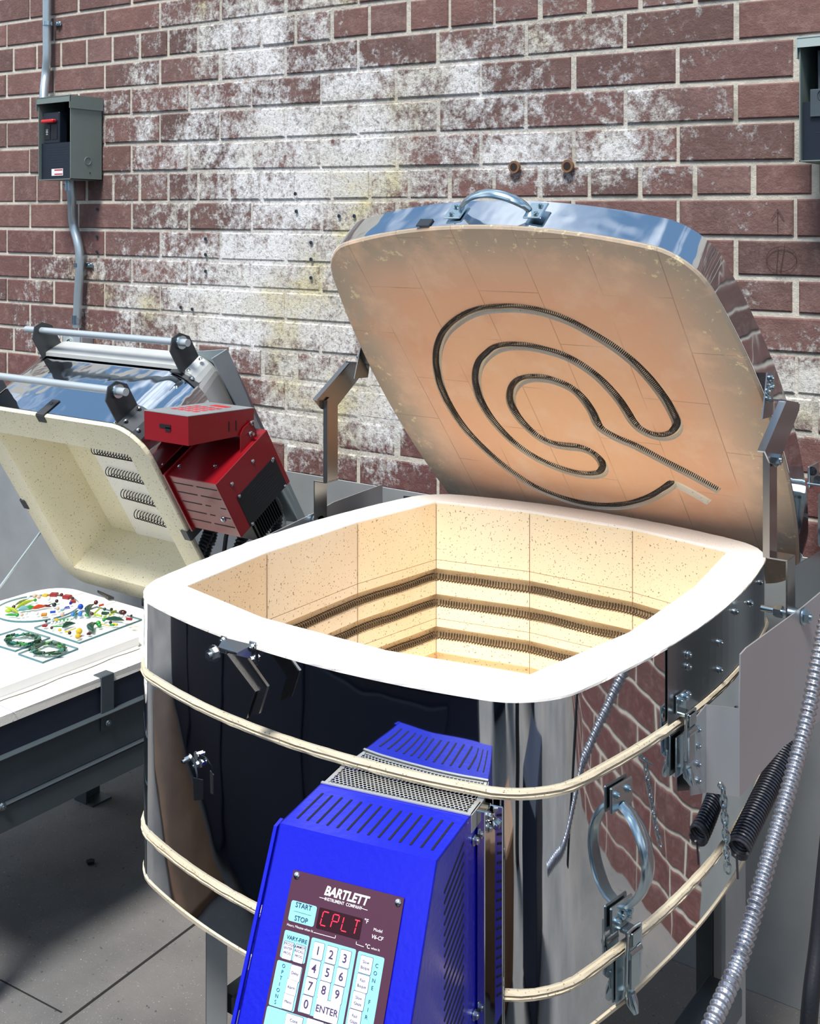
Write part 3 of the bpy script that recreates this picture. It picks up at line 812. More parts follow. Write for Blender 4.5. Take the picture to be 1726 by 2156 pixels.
b.hexbolt((-.088, yb - .028, -.013), (0, -1, 0), .008, .008); b.hexbolt((-.046, yb - .003, -.004), (0, -1, 0), .0042); b.hexbolt((-.046, yb - .003, -.020), (0, -1, 0), .0042); b.hexbolt((-.098, yb - .003, -.006), (0, -1, 0), .0042)
b.obj('bracket_bolt', 'bolt', pb)
yb = fy(-.155)
sb = thing('hook_bracket', None, None, (-.155, yb, -.19), parent=kiln)
b = MB(); b.hexbolt((-.172, yb - .001, -.184), (0, -1, 0), .0042, .010); b.hexbolt((-.158, yb - .001, -.189), (0, -1, 0), .0042, .006); b.obj('hook_bolt', 'bolt', sb)
b = MB(); b.strip(smoothp([(-.166, yb - .003, -.182), (-.156, yb - .008, -.183), (-.148, yb - .012, -.190), (-.145, yb - .013, -.200)], 4), (0, .002, .004), .0012); b.prism([(-.152, yb - .013, -.200), (-.137, yb - .010, -.200), (-.137, yb - .010, -.226), (-.150, yb - .013, -.230)], (0, -.0015, 0)); fixn(b.obj('hook_plate', 'bolt_d', sb))

# ---------------------------------------------------------------- lid
LT = Fr((0, .5747, -.1448), .882); SC0 = .441; LDT = .068
lid = thing('lid', None, None, LT(0, 0, LDT), parent=kiln)
tag(lid, 'raised lid with peach brick underside and polished steel edge')
def lring(o, d): return np.array([LT(x, y + SC0, d) for x, y in o])
# grooves: element path measured on the brick face
LP = [(1610, 1048), (1480, 975), (1330, 897), (1180, 818), (1090, 780), (1010, 735), (978, 700), (962, 660), (940, 620), (900, 565), (850, 520), (790, 490), (720, 468), (640, 463), (580, 478), (545, 510), (530, 550), (532, 600), (560, 655), (610, 715), (680, 775), (750, 808), (820, 820), (880, 825), (940, 845), (985, 880), (1010, 920), (1005, 950), (975, 966), (920, 968), (850, 955), (770, 930), (690, 895), (620, 855), (540, 795), (470, 725), (415, 655), (370, 575), (352, 500), (352, 440), (370, 385), (410, 340), (460, 310), (530, 296), (620, 300), (710, 318), (800, 345), (880, 385), (960, 440), (1030, 505), (1090, 575), (1130, 635), (1160, 685), (1200, 727), (1260, 758), (1320, 768), (1370, 752), (1395, 715), (1388, 680), (1350, 605), (1300, 530), (1240, 455), (1160, 375), (1070, 305), (970, 242), (860, 180), (760, 140), (660, 112), (560, 99), (470, 100), (380, 110), (300, 138), (230, 185), (180, 240), (152, 310), (146, 390), (155, 460), (175, 530), (210, 605), (260, 685), (320, 760), (400, 840), (480, 910), (560, 970), (650, 1028), (750, 1072), (850, 1105), (950, 1125), (1050, 1131), (1150, 1120), (1240, 1092), (1310, 1055), (1370, 1012)]
cp = [(u / 2.466 + 860, v / 2.466 + 600) for u, v in LP]
cl = np.array([LT.D(u, v, .004)[:2] for u, v in cp]); cs = smoothp(cl, 3)
lead = np.array([LT.D(u / 2.466 + 860, v / 2.466 + 600, .004)[:2] for u, v in ((1372, 1012), (1400, 1020), (1480, 1062), (1560, 1108))])
off = V3(0, -.0062)            # groove opens a little below the wire
gp = np.vstack([cs, smoothp(lead, 3)[2:]]) + off
# slab
ring_u = outline(.004, 240)
b = MB(); o_a, o_b = outline(.006, 240), outline(.002, 240)
top = lring(o_a, 0.0)
V = np.vstack([lring(o_a, 0.), lring(o_b, .003), lring(outline(.002, 240), .05)]); F = [tuple(range(240))]
for i in range(2):
    for k in range(240): F.append((i * 240 + k, i * 240 + (k + 1) % 240, i * 240 + 240 + (k + 1) % 240, i * 240 + 240 + k))
F.append(tuple(480 + k for k in range(239, -1, -1)))
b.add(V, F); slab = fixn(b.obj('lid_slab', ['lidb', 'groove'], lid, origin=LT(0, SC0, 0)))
def sweep_cut(path2, r, d0, name):
    P = [LT(x, y, d0) for x, y in path2]; c = MB()
    T = np.gradient(np.array(P), axis=0); T /= np.linalg.norm(T, axis=1)[:, None]; V = []; F = []; n = len(P)
    pr = [(-r, -.02), (r, -.02), (r, -.001), (r * .92, .004), (r * .6, .0072), (-r * .6, .0072), (-r * .92, .004), (-r, -.001)]; m = len(pr)
    for i in range(n):
        w = np.cross(T[i], LT.n)
        for a, h in pr: V.append(P[i] + w * a + LT.n * h)
    for i in range(n - 1):
        for k in range(m): F.append((i * m + k, i * m + (k + 1) % m, i * m + m + (k + 1) % m, i * m + m + k))
    F += [tuple(range(m)), tuple((n - 1) * m + k for k in range(m - 1, -1, -1))]
    c.add(V, F); o = c.obj(name, 'groove'); fixn(o); return o
cut = sweep_cut(resample(gp, .006)[0], .0100, 0, 'cutter')
cut.data.materials.clear(); cut.data.materials.append(MA['lidb']); cut.data.materials.append(MA['groove'])
for p in cut.data.polygons: p.material_index = 1
md = slab.modifiers.new('cut', 'BOOLEAN'); md.operation = 'DIFFERENCE'; md.object = cut; md.solver = 'EXACT'
bpy.context.view_layer.update(); dg = bpy.context.evaluated_depsgraph_get()
me = bpy.data.meshes.new_from_object(slab.evaluated_get(dg)); slab.modifiers.clear()
if len(me.polygons) > 300: slab.data = me
bpy.data.objects.remove(cut)
me = slab.data
# refine the big face a little for the edge distance attribute: computed for each corner, so triangulate against a grid
bm = bmesh.new(); bm.from_mesh(me); q0 = Vector(LT(0, SC0, 0))
for kk in range(-5, 6):
    for ax_, st in ((Vector((1, 0, 0)), .078), (Vector(LT.e), .085)):
        g = bm.verts[:] + bm.edges[:] + bm.faces[:]; bmesh.ops.bisect_plane(bm, geom=g, plane_co=ax_ * (kk * st), plane_no=ax_)
bmesh.ops.triangulate(bm, faces=[f for f in bm.faces if len(f.verts) > 4]); bm.to_mesh(me); bm.free()
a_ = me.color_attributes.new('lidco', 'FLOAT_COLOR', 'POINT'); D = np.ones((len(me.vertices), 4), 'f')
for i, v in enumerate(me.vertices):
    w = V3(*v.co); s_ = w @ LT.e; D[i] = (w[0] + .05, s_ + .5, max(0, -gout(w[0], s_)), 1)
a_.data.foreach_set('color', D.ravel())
# steel pan
R_ = [lring(outline(.001, 240), .0045), lring(outline(.001, 240), LDT), ]
b = MB(); n = 240; V = np.vstack([lring(outline(.0008, 240), .0045), lring(outline(.0008, 240), LDT - .002), lring(outline(.003, 240), LDT), lring(outline(.0022, 240), .0045)])
F = []
for i, j in ((0, 1), (1, 2), (3, 0)):
    for k in range(n): F.append((i * n + k, i * n + (k + 1) % n, j * n + (k + 1) % n, j * n + k))
F.append(tuple(2 * n + k for k in range(n))); b.add(V, F, True); b.sm[-1] = False; fixn(b.obj('lid_steel_pan', 'mirror2', lid))
# wire
wire = np.array([LT(x, y, .0015) for x, y in resample(cs, .002)[0]])
b = MB(); b.tube(helix(wire, .0052, .0034, 7, up=LT.n, jit=.0004), .00085, 4); b.obj('lid_heating_coil', 'blackc', lid)
# handle on the front edge of the lid, and clip
def lid_edge(x):
    lo, hi = .2, .6
    for _ in range(30):
        m = (lo + hi) / 2
        if gout(x, m) > 0: hi = m
        else: lo = m
    return lo + SC0
se = lid_edge(.0)
strap_handle(LT(.022, se + .0005, .034), (1, 0, 0), LT.e, -LT.n, .062, .034, lid, name='lid_handle', w=.021)
b = MB(); pl = [LT(-.118, lid_edge(-.118), .022), LT(-.092, lid_edge(-.092), .022)]
b.box(LT(-.105, lid_edge(-.105) + .002, .012), (.026, .003, .018), basis((1, 0, 0), LT.e, LT.n), bev=.0006); b.obj('lid_clip', 'bolt_d', lid)
b = MB(); b.hexbolt(LT(-.055, se + .0005, .045), LT.e, .004); b.obj('lid_rivet', 'bolt', lid)
# upper hinge arms on both sides
for sx in (1, -1):
    b = MB(); x0 = .4245
    px = [(1607, 950), (1652, 845), (1681, 850), (1679, 864), (1634, 982), (1618, 975)]
    P = [ax(u, v, x0) for u, v in px]; P = [V3(p[0] * sx, p[1], p[2]) for p in P]
    b.prism(P, (.0022 * sx, 0, 0))
    # lip along the outer edge, top web and foot plate on the lid skin
    e0, e1 = P[0], P[1]; dd = (e1 - e0) / np.linalg.norm(e1 - e0); nn = V3(0, -dd[2], dd[1])
    b.prism([e0, e1, e1 + nn * -.0025, e0 + nn * -.0025], (-.009 * sx, 0, 0))
    u0, u1 = P[1], P[2]
    b.prism([u0, u1, V3(.392 * sx, u1[1], u1[2]), V3(.392 * sx, u0[1], u0[2])], (0, .0, .0022))
    m_ = (u0 + u1) / 2
    b.prism([V3(.393 * sx, u0[1] - .012, u0[2] - .028), V3(.393 * sx, u0[1] + .010, u0[2] + .040), V3(.393 * sx, u0[1] + .045, u0[2] + .036), V3(.393 * sx, u0[1] + .03, u0[2] - .03)], (.002 * sx, 0, 0))
    fixn(b.obj('hinge_arm', 'brushed' if sx > 0 else 'satin', lid))
    b = MB()
    for dy, dz in ((.006, .012), (.010, .0), (.022, .030), (.026, .018)): b.hexbolt((.395 * sx, u0[1] + dy, u0[2] + dz), (sx, 0, 0), .0045)
    b.obj('arm_bolt', 'zinc', lid)

# ---------------------------------------------------------------- blue control box
cb = thing('control_box', None, None, (.20, -.50, -.40), parent=kiln); tag(cb, 'bright blue control box with plum and cyan keypad')
TURN = np.array(Matrix.Rotation(.2124, 3, 'Z'))      # the box sits square on the bowed side, turned a little
MB.turn = TURN
BX0, BX1 = .001, .188
def yk(x): return fy(x) - .0015
ZT = -.1185
prof = [(-.446, ZT), (-.494, ZT), (-.592, ZT - .001), (-.742, -.405)]
tf = V3(0, prof[3][0] - prof[2][0], prof[3][1] - prof[2][1]); tf /= np.linalg.norm(tf)     # down the front face
nf = V3(0, tf[2], -tf[1]); nf = nf if nf[1] < 0 else -nf
b = MB()
body = prof[1:]
b.prism([(BX0, y, z) for y, z in [(-.450, ZT)] + body[0:3] + [(-.450, -.405)]], (.0015, 0, 0))
b.prism([(BX1 - .0015, y, z) for y, z in [(-.462, ZT)] + body[0:3] + [(-.462, -.405)]], (.0015, 0, 0))
b.prism([(BX0, *prof[1]), (BX1, *prof[1]), (BX1, *prof[2]), (BX0, *prof[2])], (0, 0, -.0015))
b.prism([(BX0, *prof[2]), (BX1, *prof[2]), (BX1, *prof[3]), (BX0, *prof[3])], tuple(-nf * .0015))
b.strip([(BX0 - .003, -.582, ZT - .003), (BX0 - .003, -.5945, ZT - .004), (BX0 - .003, -.745, -.405)], (.004, 0, 0), .004)
b.prism([(BX0, -.742, -.405), (BX1, -.742, -.405), (BX1, -.462, -.405), (BX0, -.450, -.405)], (0, 0, -.0015))
fixn(b.obj('box_cover', 'blue', cb))
# slots in the top and side (cut shapes shown as dark recessed inserts)
b = MB(); tt = V3(0, -.098, -.001); tt /= np.linalg.norm(tt); nt = V3(0, tt[2], -tt[1]); nt = nt if nt[2] > 0 else -nt
for k in range(14):
    x = BX0 + .013 + k * .0124; c = V3(x, *prof[1]) + tt * .052
    b.box(c + nt * .0001, (.0026, .060, .0006), basis((1, 0, 0), -tt, nt), bev=.0)
b.obj('vent_slots', 'slot', cb); bpy.data.objects['vent_slots'].name = 'top_vent'
b = MB()
for k in range(22):
    z = -.150 - k * .0112
    yc_ = -.498 - (k * .0112) * .12
    R = rotm((1, 0, 0), -.62 if False else .62)
    b.box((BX1 + .0001, -.545, z), (.0006, .062, .0028), rotm((1, 0, 0), .42))
b.obj('side_vent', 'slot', cb)
# perforated strip: real holes
b = MB(); t2 = V3(0, prof[1][0] - prof[0][0], prof[1][1] - prof[0][1])
PA, PB = V3(BX0, -.4420, ZT), V3(BX0, -.494, ZT)
# sheet as a hexagonal lattice of rings
def perf(P, ex, ey, nx, ny, pitch, r, n_ring=8):
    nz = np.cross(ex, ey)
    for j in range(ny):
        for i in range(nx):
            cx = (i + .5 + (.5 if j % 2 else 0)) * pitch; cy = (j + .5) * pitch * .866
            C = P + ex * cx + ey * cy; V = []; F = []
            for k in range(6):
                a = pi / 6 + k * pi / 3; V.append(C + (ex * math.cos(a) + ey * math.sin(a)) * pitch * .5774)
            for k in range(12):
                a = pi / 6 + k * pi / 6; V.append(C + (ex * math.cos(a) + ey * math.sin(a)) * r)
            for k in range(6):
                F += [(k, 6 + 2 * k, 6 + (2 * k + 1) % 12), (k, 6 + (2 * k + 1) % 12, (k + 1) % 6), ((k + 1) % 6, 6 + (2 * k + 1) % 12, 6 + (2 * k + 2) % 12)]
            b.add(V, F)
ey = (PB - PA) / np.linalg.norm(PB - PA); ex = V3(1, 0, 0); pit = .0052
wd, ht = BX1 - BX0, np.linalg.norm(PB - PA)
nx = int((wd - .012) / pit); ny = int((ht - .006) / (pit * .866))
x_off = (wd - (nx + .5) * pit) / 2; y_off = .002
perf(PA + ex * x_off + ey * y_off, ex, ey, nx, ny, pit, .0019)
def slab4(a, c, d, e): b.add([a, c, d, e], [(0, 1, 2, 3)])
Q = lambda i, j: PA + ex * i + ey * j
slab4(Q(0, 0), Q(x_off + .001, 0), Q(x_off + .001, ht), Q(0, ht)); slab4(Q(wd - x_off - .001, 0), Q(wd, 0), Q(wd, ht), Q(wd - x_off - .001, ht))
slab4(Q(x_off, 0), Q(wd - x_off, 0), Q(wd - x_off, y_off + .0012), Q(x_off, y_off + .0012)); yy = y_off + ny * pit * .866 - .0012; slab4(Q(x_off, yy), Q(wd - x_off, yy), Q(wd - x_off, ht), Q(x_off, ht))
b.strip([Q(0, ht + .001) + V3(0, 0, .001), Q(wd, ht + .001) + V3(0, 0, .001)], tuple(ey * .004), .0014)
for q_ in (0, wd): b.prism([Q(q_, 0), Q(q_, ht), Q(q_, ht) + V3(0, 0, -.02), Q(q_, 0) + V3(0, 0, -.02)], (.001, 0, 0))
b.obj('perforated_strip', 'perf', cb)
b = MB(); b.box(((BX0 + BX1) / 2, -.474, -.150), (.18, .018, .02)); b.obj('box_interior', 'slot', cb)
# polished mounting flange at the side
b = MB(); b.box((BX1 + .006, -.468, -.262), (.010, .022, .285), bev=.001); b.box((BX1 + .018, -.460, -.262), (.016, .003, .285), bev=.001); fixn(b.obj('mounting_flange', 'mirror', cb))
b = MB()
for z in (-.128, -.141): b.hexbolt((BX1 + .0115, -.470, z), (1, -.3, 0), .0042)
b.hexbolt((BX1 + .019, -.462, -.140), (0, -1, 0), .0045)
for z in (-.150, -.345): b.hexbolt((BX1 + .0005, -.486, z), (1, 0, 0), .0045)
b.obj('box_bolt', 'bolt', cb)
# keypad panel on the sloped face
FO = V3(0, *prof[2])
def FP(u, v, h=0):
    """pixel of the panel drawing -> local (x, w) on the front face"""
    q = FO + nf * .0012; P = TURN.T @ onpl(u, v, TURN @ q, TURN @ nf); return P
def c2(u, v): return FP(540 + u / 5.076, 1800 + v / 5.076)
TL, TR = c2(400, 150), c2(1580, 465)
BLp = c2(40, 1700)
ux = TR - TL; PWD = ux[0]; px0 = TL[0]; w0 = (TL - FO) @ tf; w1 = (TR - FO) @ tf
print('panel', TL, TR, 'w', w0, w1, 'bl', BLp, (BLp - FO) @ tf)
wt0 = (w0 + w1) / 2
pxr = TR[0]
# calibrate drawing coordinates (crop pixels) to panel coordinates with a shear-free frame
def LC(u, v):
    P = c2(u, v); w = (P - FO) @ tf; k = (P[0] - px0) / (pxr - px0)
    return px0 + (P[0] - px0), w - (w0 + (w1 - w0) * k) + wt0
def PT(x, w, h=0.0): return V3(x, FO[1], FO[2]) + tf * w + nf * (.0012 + h)
XA = V3(1, 0, 0); UA = -tf
def plate(name, x0, x1, w0_, w1_, h, mat, r=.002, parent=cb, th=.0006):
    b = MB(); P = []
    for cx, cw, a0 in ((x1 - r, w0_ + r, 0), (x0 + r, w0_ + r, 90), (x0 + r, w1_ - r, 180), (x1 - r, w1_ - r, 270)):
        for k in range(5):
            a = math.radians(a0 + k * 22.5); P.append(PT(cx + r * math.cos(a), cw - r * math.sin(a), h))
    b.prism(P, tuple(-nf * th)); return fixn(b.obj(name, mat, parent))
plate('keypad_panel', px0, pxr, wt0, wt0 + .245, .0008, 'plum', .0015, th=.0012)
def rect(name, pts, h, mat, r=.002):
    L_ = [LC(*p) for p in pts]; xs = [p[0] for p in L_]; ws = [p[1] for p in L_]
    n = len(L_) // 2
    x0 = (xs[0] + xs[3]) / 2; x1 = (xs[1] + xs[2]) / 2; a = (ws[0] + ws[1]) / 2; c = (ws[2] + ws[3]) / 2
    plate(name, x0, x1, a, c, h, mat, r); return (x0, x1, a, c)
def txt(name, body, r, size, mat, dx=0, dw=0, **k):
    x0, x1, a, c = r; return text(name, body, PT((x0 + x1) / 2 + dx, (a + c) / 2 + dw, k.pop('h', .0013)), XA, UA, size, mat, cb, **k)
# logo
x, w = LC(960, 440)
text('maker_name', 'BARTLETT', PT(x, w, .0009), XA, UA, .0118, 'inkw', cb, bold=.035, shear=.25, sx=.92)
x, w = LC(930, 520); text('maker_name', 'INSTRUMENT  COMPANY', PT(x, w, .0009), XA, UA, .0042, 'inkw', cb, bold=.012, sx=.9)
b = MB()
def inkline(P, wd=.00025):
    Q_ = [PT(*LC(*p), .0011) for p in P]
    for a, c in zip(Q_[:-1], Q_[1:]):
        d = (c - a) / np.linalg.norm(c - a); s_ = np.cross(d, nf) * wd; b.prism([a - s_, c - s_, c + s_, a + s_], tuple(nf * .0001))
inkline([(678, 450), (748, 470)]); inkline([(1112, 568), (1190, 594)]); inkline([(615, 825), (845, 890), (850, 860)]); inkline([(1072, 928), (1068, 955), (1150, 985)])
b.obj('panel_line', 'inkw', cb)
r = rect('key', [(385, 475), (655, 550), (610, 770), (340, 690)], .0012, 'cyan', .0022)
txt('key_lettering', 'START', r, .0066, 'inkb', dw=-.0062, bold=.01, h=.0014); txt('key_lettering', 'STOP', r, .0066, 'inkb', dw=.0058, bold=.01, h=.0014)
b = MB(); inkline([(405, 593), (590, 648)], .0003); b.obj('panel_line', 'inkb', cb)
dr = rect('display_window', [(685, 555), (1140, 685), (1100, 910), (635, 775)], .0014, 'led_bg', .0012)
# seven segment glyphs
SEG = dict(a=((0, 1), (1, 1)), b=((1, 1), (1, .5)), c=((1, .5), (1, 0)), d=((0, 0), (1, 0)), e=((0, .5), (0, 0)), f=((0, 1), (0, .5)), g=((0, .5), (1, .5)), m=((.5, 1), (.5, .5)), k=((.5, .5), (.5, 0)))
b = MB(); dw_ = dr[1] - dr[0]; dh_ = dr[3] - dr[2]
for i, sg in enumerate(('afed', 'abgfe', 'fed', 'amk')):
    cx = dr[0] + dw_ * (.085 + .24 * i); gw, gh = dw_ * .135, dh_ * .66; wb_ = dr[2] + dh_ * .80
    for s_ in sg:
        (xa, ya), (xb, yb_) = SEG[s_]
        def pt(a, c): return PT(cx + gw * a + gh * c * .10, wb_ - gh * c, .0017)
        A, B_ = pt(xa, ya), pt(xb, yb_); d = (B_ - A) / np.linalg.norm(B_ - A); s2 = np.cross(d, nf) * .00042; A = A + d * .0006; B_ = B_ - d * .0006
        b.prism([A - s2, B_ - s2, B_ + s2, A + s2], tuple(nf * .0001))
b.obj('display_digits', 'led', cb)
for body, p, sz, mat in (('°F', (1178, 712), .0056, 'inkw'), ('Model', (1302, 812), .0040, 'inkw'), ('V6-CF', (1292, 890), .0050, 'inkw'), ('°C', (1190, 982), .0052, 'inkw'), ('when lit', (1275, 1012), .0030, 'inkw'), ('Hours, Minutes when lit', (470, 775), .0032, 'inkw')):
    x, w = LC(*p); text('panel_lettering', body, PT(x, w, .0009), XA, UA, sz, mat, cb, bold=.012 if sz > .0045 else .0, shear=.2 if 'V6' in body else 0)
r = rect('key_field', [(315, 795), (580, 868), (512, 1165), (250, 1080)], .0011, 'cyan', .0018)
x0, x1, a, c = r
text('panel_lettering', 'VARY-FIRE', PT((x0 + x1) / 2 + .001, a + .0058, .0013), XA, UA, .0052, 'inkb', cb, bold=.01)
text('panel_lettering', 'PROGRAMMER', PT((x0 + x1) / 2, a + .0118, .0013), XA, UA, .0038, 'inkb', cb, bold=.008)
def keyb(cx, cw, kw, kh, lines, size, dx=None):
    plate('key', cx - kw / 2 - .0004, cx + kw / 2 + .0004, cw - kh / 2 - .0004, cw + kh / 2 + .0004, .0013, 'inkb', .0012)
    plate('key', cx - kw / 2, cx + kw / 2, cw - kh / 2, cw + kh / 2, .0016, 'keyw', .0010)
    for i, t_ in enumerate(lines): text('key_lettering', t_, PT(cx, cw + (i - (len(lines) - 1) / 2) * size * 1.35, .0018), XA, UA, size, 'inkp', cb, bold=.01 if size > .005 else 0)
def K(p, kw, kh, lines, size): x, w = LC(*p); keyb(x, w, kw, kh, lines, size)
K((342, 1018), .0112, .0155, ['ENTER', 'PROG'], .0032); K((463, 1055), .0112, .0155, ['RECALL', 'PROG'], .0032)
r = rect('key_field', [(235, 1120), (502, 1190), (400, 1680), (130, 1590)], .0011, 'cyan', .0018)
for i, ch in enumerate('OPTIONS'):
    x, w = LC(298 - i * 15.0, 1182 + i * 64); text('panel_lettering', ch, PT(x, w, .0013), XA, UA, .0048, 'inkb', cb, bold=.004)
K((420, 1262), .0120, .0135, ['Delay'], .0036); K((380, 1412), .0120, .0135, ['Alarm'], .0036); K((345, 1565), .0120, .0135, ['Menu'], .0036)
r = rect('key_field', [(610, 880), (1070, 1012), (930, 1800), (425, 1690)], .0011, 'cyan', .0018)
for t_, p in (('1', (665, 1025)), ('2', (805, 1070)), ('3', (950, 1112)), ('4', (622, 1215)), ('5', (765, 1260)), ('6', (910, 1305)), ('7', (580, 1403)), ('8', (725, 1447)), ('9', (868, 1495)), ('0', (537, 1595))):
    K(p, .0118, .0148, [t_], .0108)
K((757, 1668), .0265, .0175, ['ENTER'], .0084)
r = rect('key_field', [(1100, 1030), (1375, 1105), (1235, 1900), (940, 1830)], .0011, 'cyan', .0018)
for t_, p in ((['Slow', 'Bisque'], (1172, 1180)), (['Fast', 'Bisque'], (1135, 1375)), (['Slow', 'Glaze'], (1092, 1562)), (['Fast', 'Glaze'], (1050, 1755))): K(p, .0135, .0148, t_, .0037)
for i, (ch, v) in enumerate(zip('CONEFIR', (1190, 1270, 1350, 1428, 1578, 1660, 1740))):
    x, w = LC(1290 - (v - 1190) * .205, v); text('panel_lettering', ch, PT(x, w, .0013), XA, UA, .0050, 'inkb', cb, bold=.004)
r = rect('key_field', [(120, 1625), (930, 1840), (880, 2200), (40, 2000)], .0011, 'cyan', .0018)
K((400, 1805), .0190, .0150, ['Cone', 'Table'], .0040); K((620, 1860), .0190, .0150, ['View', 'Segment'], .0036)
b = MB()
for p in ((435, 215), (1515, 515)): x, w = LC(*p); b.pan(PT(x, w, .0008), nf, .0036)
b.obj('panel_screw', 'bolt', cb)

MB.turn = None

# ================================================================== KILN STAND
ks = thing('kiln_stand', 'grey steel stand under the large polished kiln', 'stand', (0, 0, FL))
for sx, sy in ((-1, -1), (1, -1), (1, 1), (-1, 1)):
    X_, Y_ = sx * .285, sy * .27
    b = MB(); b.box((X_, Y_ + .0 , (FL + Z3 - .03) / 2), (.045, .003, Z3 - .03 - FL), bev=.001); b.box((X_ + sx * .021, Y_ - sy * .02, (FL + Z3 - .03) / 2), (.003, .043, Z3 - .03 - FL), bev=.001)
    b.box((X_, Y_, FL + .004), (.06, .05, .008), bev=.002); b.obj('leg', 'galv' if sx < 0 else 'stand', ks)
b = MB()
for sy in (-1, 1): b.box((0, sy * .275, Z3 - .0185), (.61, .035, .032), bev=.002)
for sx in (-1, 1): b.box((sx * .295, 0, Z3 - .0185), (.035, .53, .032), bev=.002)
b.obj('top_frame', 'stand', ks)
b = MB(); b.piece(); b.box((.33, -.02, -.66), (.055, .48, .045), bev=.003); b.piece(); b.box((-.285, 0, -.66), (.03, .50, .03), bev=.003); b.obj('side_rail', 'stand', ks)
b = MB(); P = ax(1525, 2040, .345); b.box((.345, .215, (FL + Z3) / 2 - .02), (.008, .085, Z3 - FL - .05), bev=.001); b.obj('gusset_plate', 'galv', ks)

# ================================================================== RED BOXED CLAMSHELL KILN (left)
S2 = Fr((0, .446, -.408), math.radians(59.2)); XR, XL = -.952, -1.582; ZH = -.408
k2 = thing('clamshell_kiln', 'smaller tilted open kiln with pale yellow brick and dark red control boxes', 'kiln', ((XR + XL) / 2, .2, FL))
def rrect(x0, x1, s0, s1, r, n=8):
    P = []
    for cx, cs_, a0 in ((x1 - r, s1 - r, 0), (x0 + r, s1 - r, 90), (x0 + r, s0 + r, 180), (x1 - r, s0 + r, 270)):
        for k in range(n + 1):
            a = math.radians(a0 + 90 * k / n); P.append((cx + r * math.cos(a), cs_ + r * math.sin(a)))
    return P
hood = thing('hood', None, None, S2(XR, 0, .1), parent=k2)
def ring2(P, d): return np.array([S2(x, s_, d) for x, s_ in P])
oc = rrect(XL, XR, -.004, .588, .085); ic = rrect(-1.512, -1.020, .052, .508, .004); ib = rrect(-1.500, -1.030, .066, .496, .004)
n = len(oc)
R_ = [ring2(rrect(XL + .002, XR - .002, -.002, .586, .084), .012), ring2(rrect(XL + .002, XR - .002, -.002, .586, .084), .003), ring2(rrect(XL + .004, XR - .004, 0, .584, .082), 0), ring2(ic, 0), ring2(ic, .002), ring2(ib, .142)]
b = MB(); V = np.vstack(R_); F = []
for i in range(len(R_) - 1):
    for k in range(n): F.append((i * n + k, i * n + (k + 1) % n, i * n + n + (k + 1) % n, i * n + n + k))
F.append(tuple(5 * n + k for k in range(n))); b.add(V, F); fixn(b.obj('hood_brick', 'yellowb', hood))
R_ = [ring2(oc, .010), ring2(oc, .205), ring2(rrect(XL + .01, XR - .01, .006, .578, .08), .215)]
b = MB(); V = np.vstack(R_); F = []
for i in range(2):
    for k in range(n): F.append((i * n + k, i * n + (k + 1) % n, i * n + n + (k + 1) % n, i * n + n + k))
F.append(tuple(2 * n + k for k in range(n))); b.add(V, F, True); b.sm[-1] = False; fixn(b.obj('hood_steel', 'mirror2', hood))
# back housing
b = MB(); R_ = [ring2(rrect(XL + .02, XR - .006, .02, .592, .075), .205), ring2(rrect(XL + .02, XR - .006, .02, .600, .075), .210), ring2(rrect(XL + .05, XR - .006, .03, .598, .06), .262), ring2(rrect(XL + .055, XR - .010, .035, .585, .055), .272)]
V = np.vstack(R_); F = []
for i in range(3):
    for k in range(n): F.append((i * n + k, i * n + (k + 1) % n, i * n + n + (k + 1) % n, i * n + n + k))
F.append(tuple(3 * n + k for k in range(n))); b.add(V, F, False); fixn(b.obj('back_housing', 'bpanel', hood))
b = MB(); b.prism([S2(XR + .02, .60, .245), S2(XR + .035, .60, .285), S2(XR + .035, .06, .292), S2(XR + .02, .06, .279)], (.004, 0, 0)); b.prism([S2(XR - .05, .598, .268), S2(XR + .035, .598, .285), S2(XR + .035, .06, .292), S2(XR - .05, .06, .282)], tuple(S2.n * .002)); fixn(b.obj('back_cover_edge', 'galvc', hood))
# heating coils of the hood
for i, (uv0, uv1) in enumerate((((183, 950), (272, 968)), ((213, 996), (303, 1022)), ((245, 1043), (332, 1072)), ((273, 1086), (357, 1118)))):
    A = S2.D(*uv0, .115); B_ = S2.D(*uv1, .115)
    sm_ = (A[1] + B_[1]) / 2 + .0
    xa = A[0]; path = [S2(x, sm_, .137) for x in np.linspace(xa, -1.036, 20)]
    path = [S2(x, s_, .134) for x, s_ in zip(np.linspace(xa, -1.036, 20), np.linspace(A[1] - .010, B_[1] - .010, 20))]
    b = MB(); b.tube(helix(path, .0115, .0105, 14, up=tuple(S2.n)), .00115, 6); b.obj('hood_coil', 'coil2', hood)
b = MB(); b.box(S2(-1.215, .270, .1405), (.365, .41, .003), basis((1, 0, 0), S2.e, S2.n), bev=.001); b.obj('coil_board', 'hearth', hood)
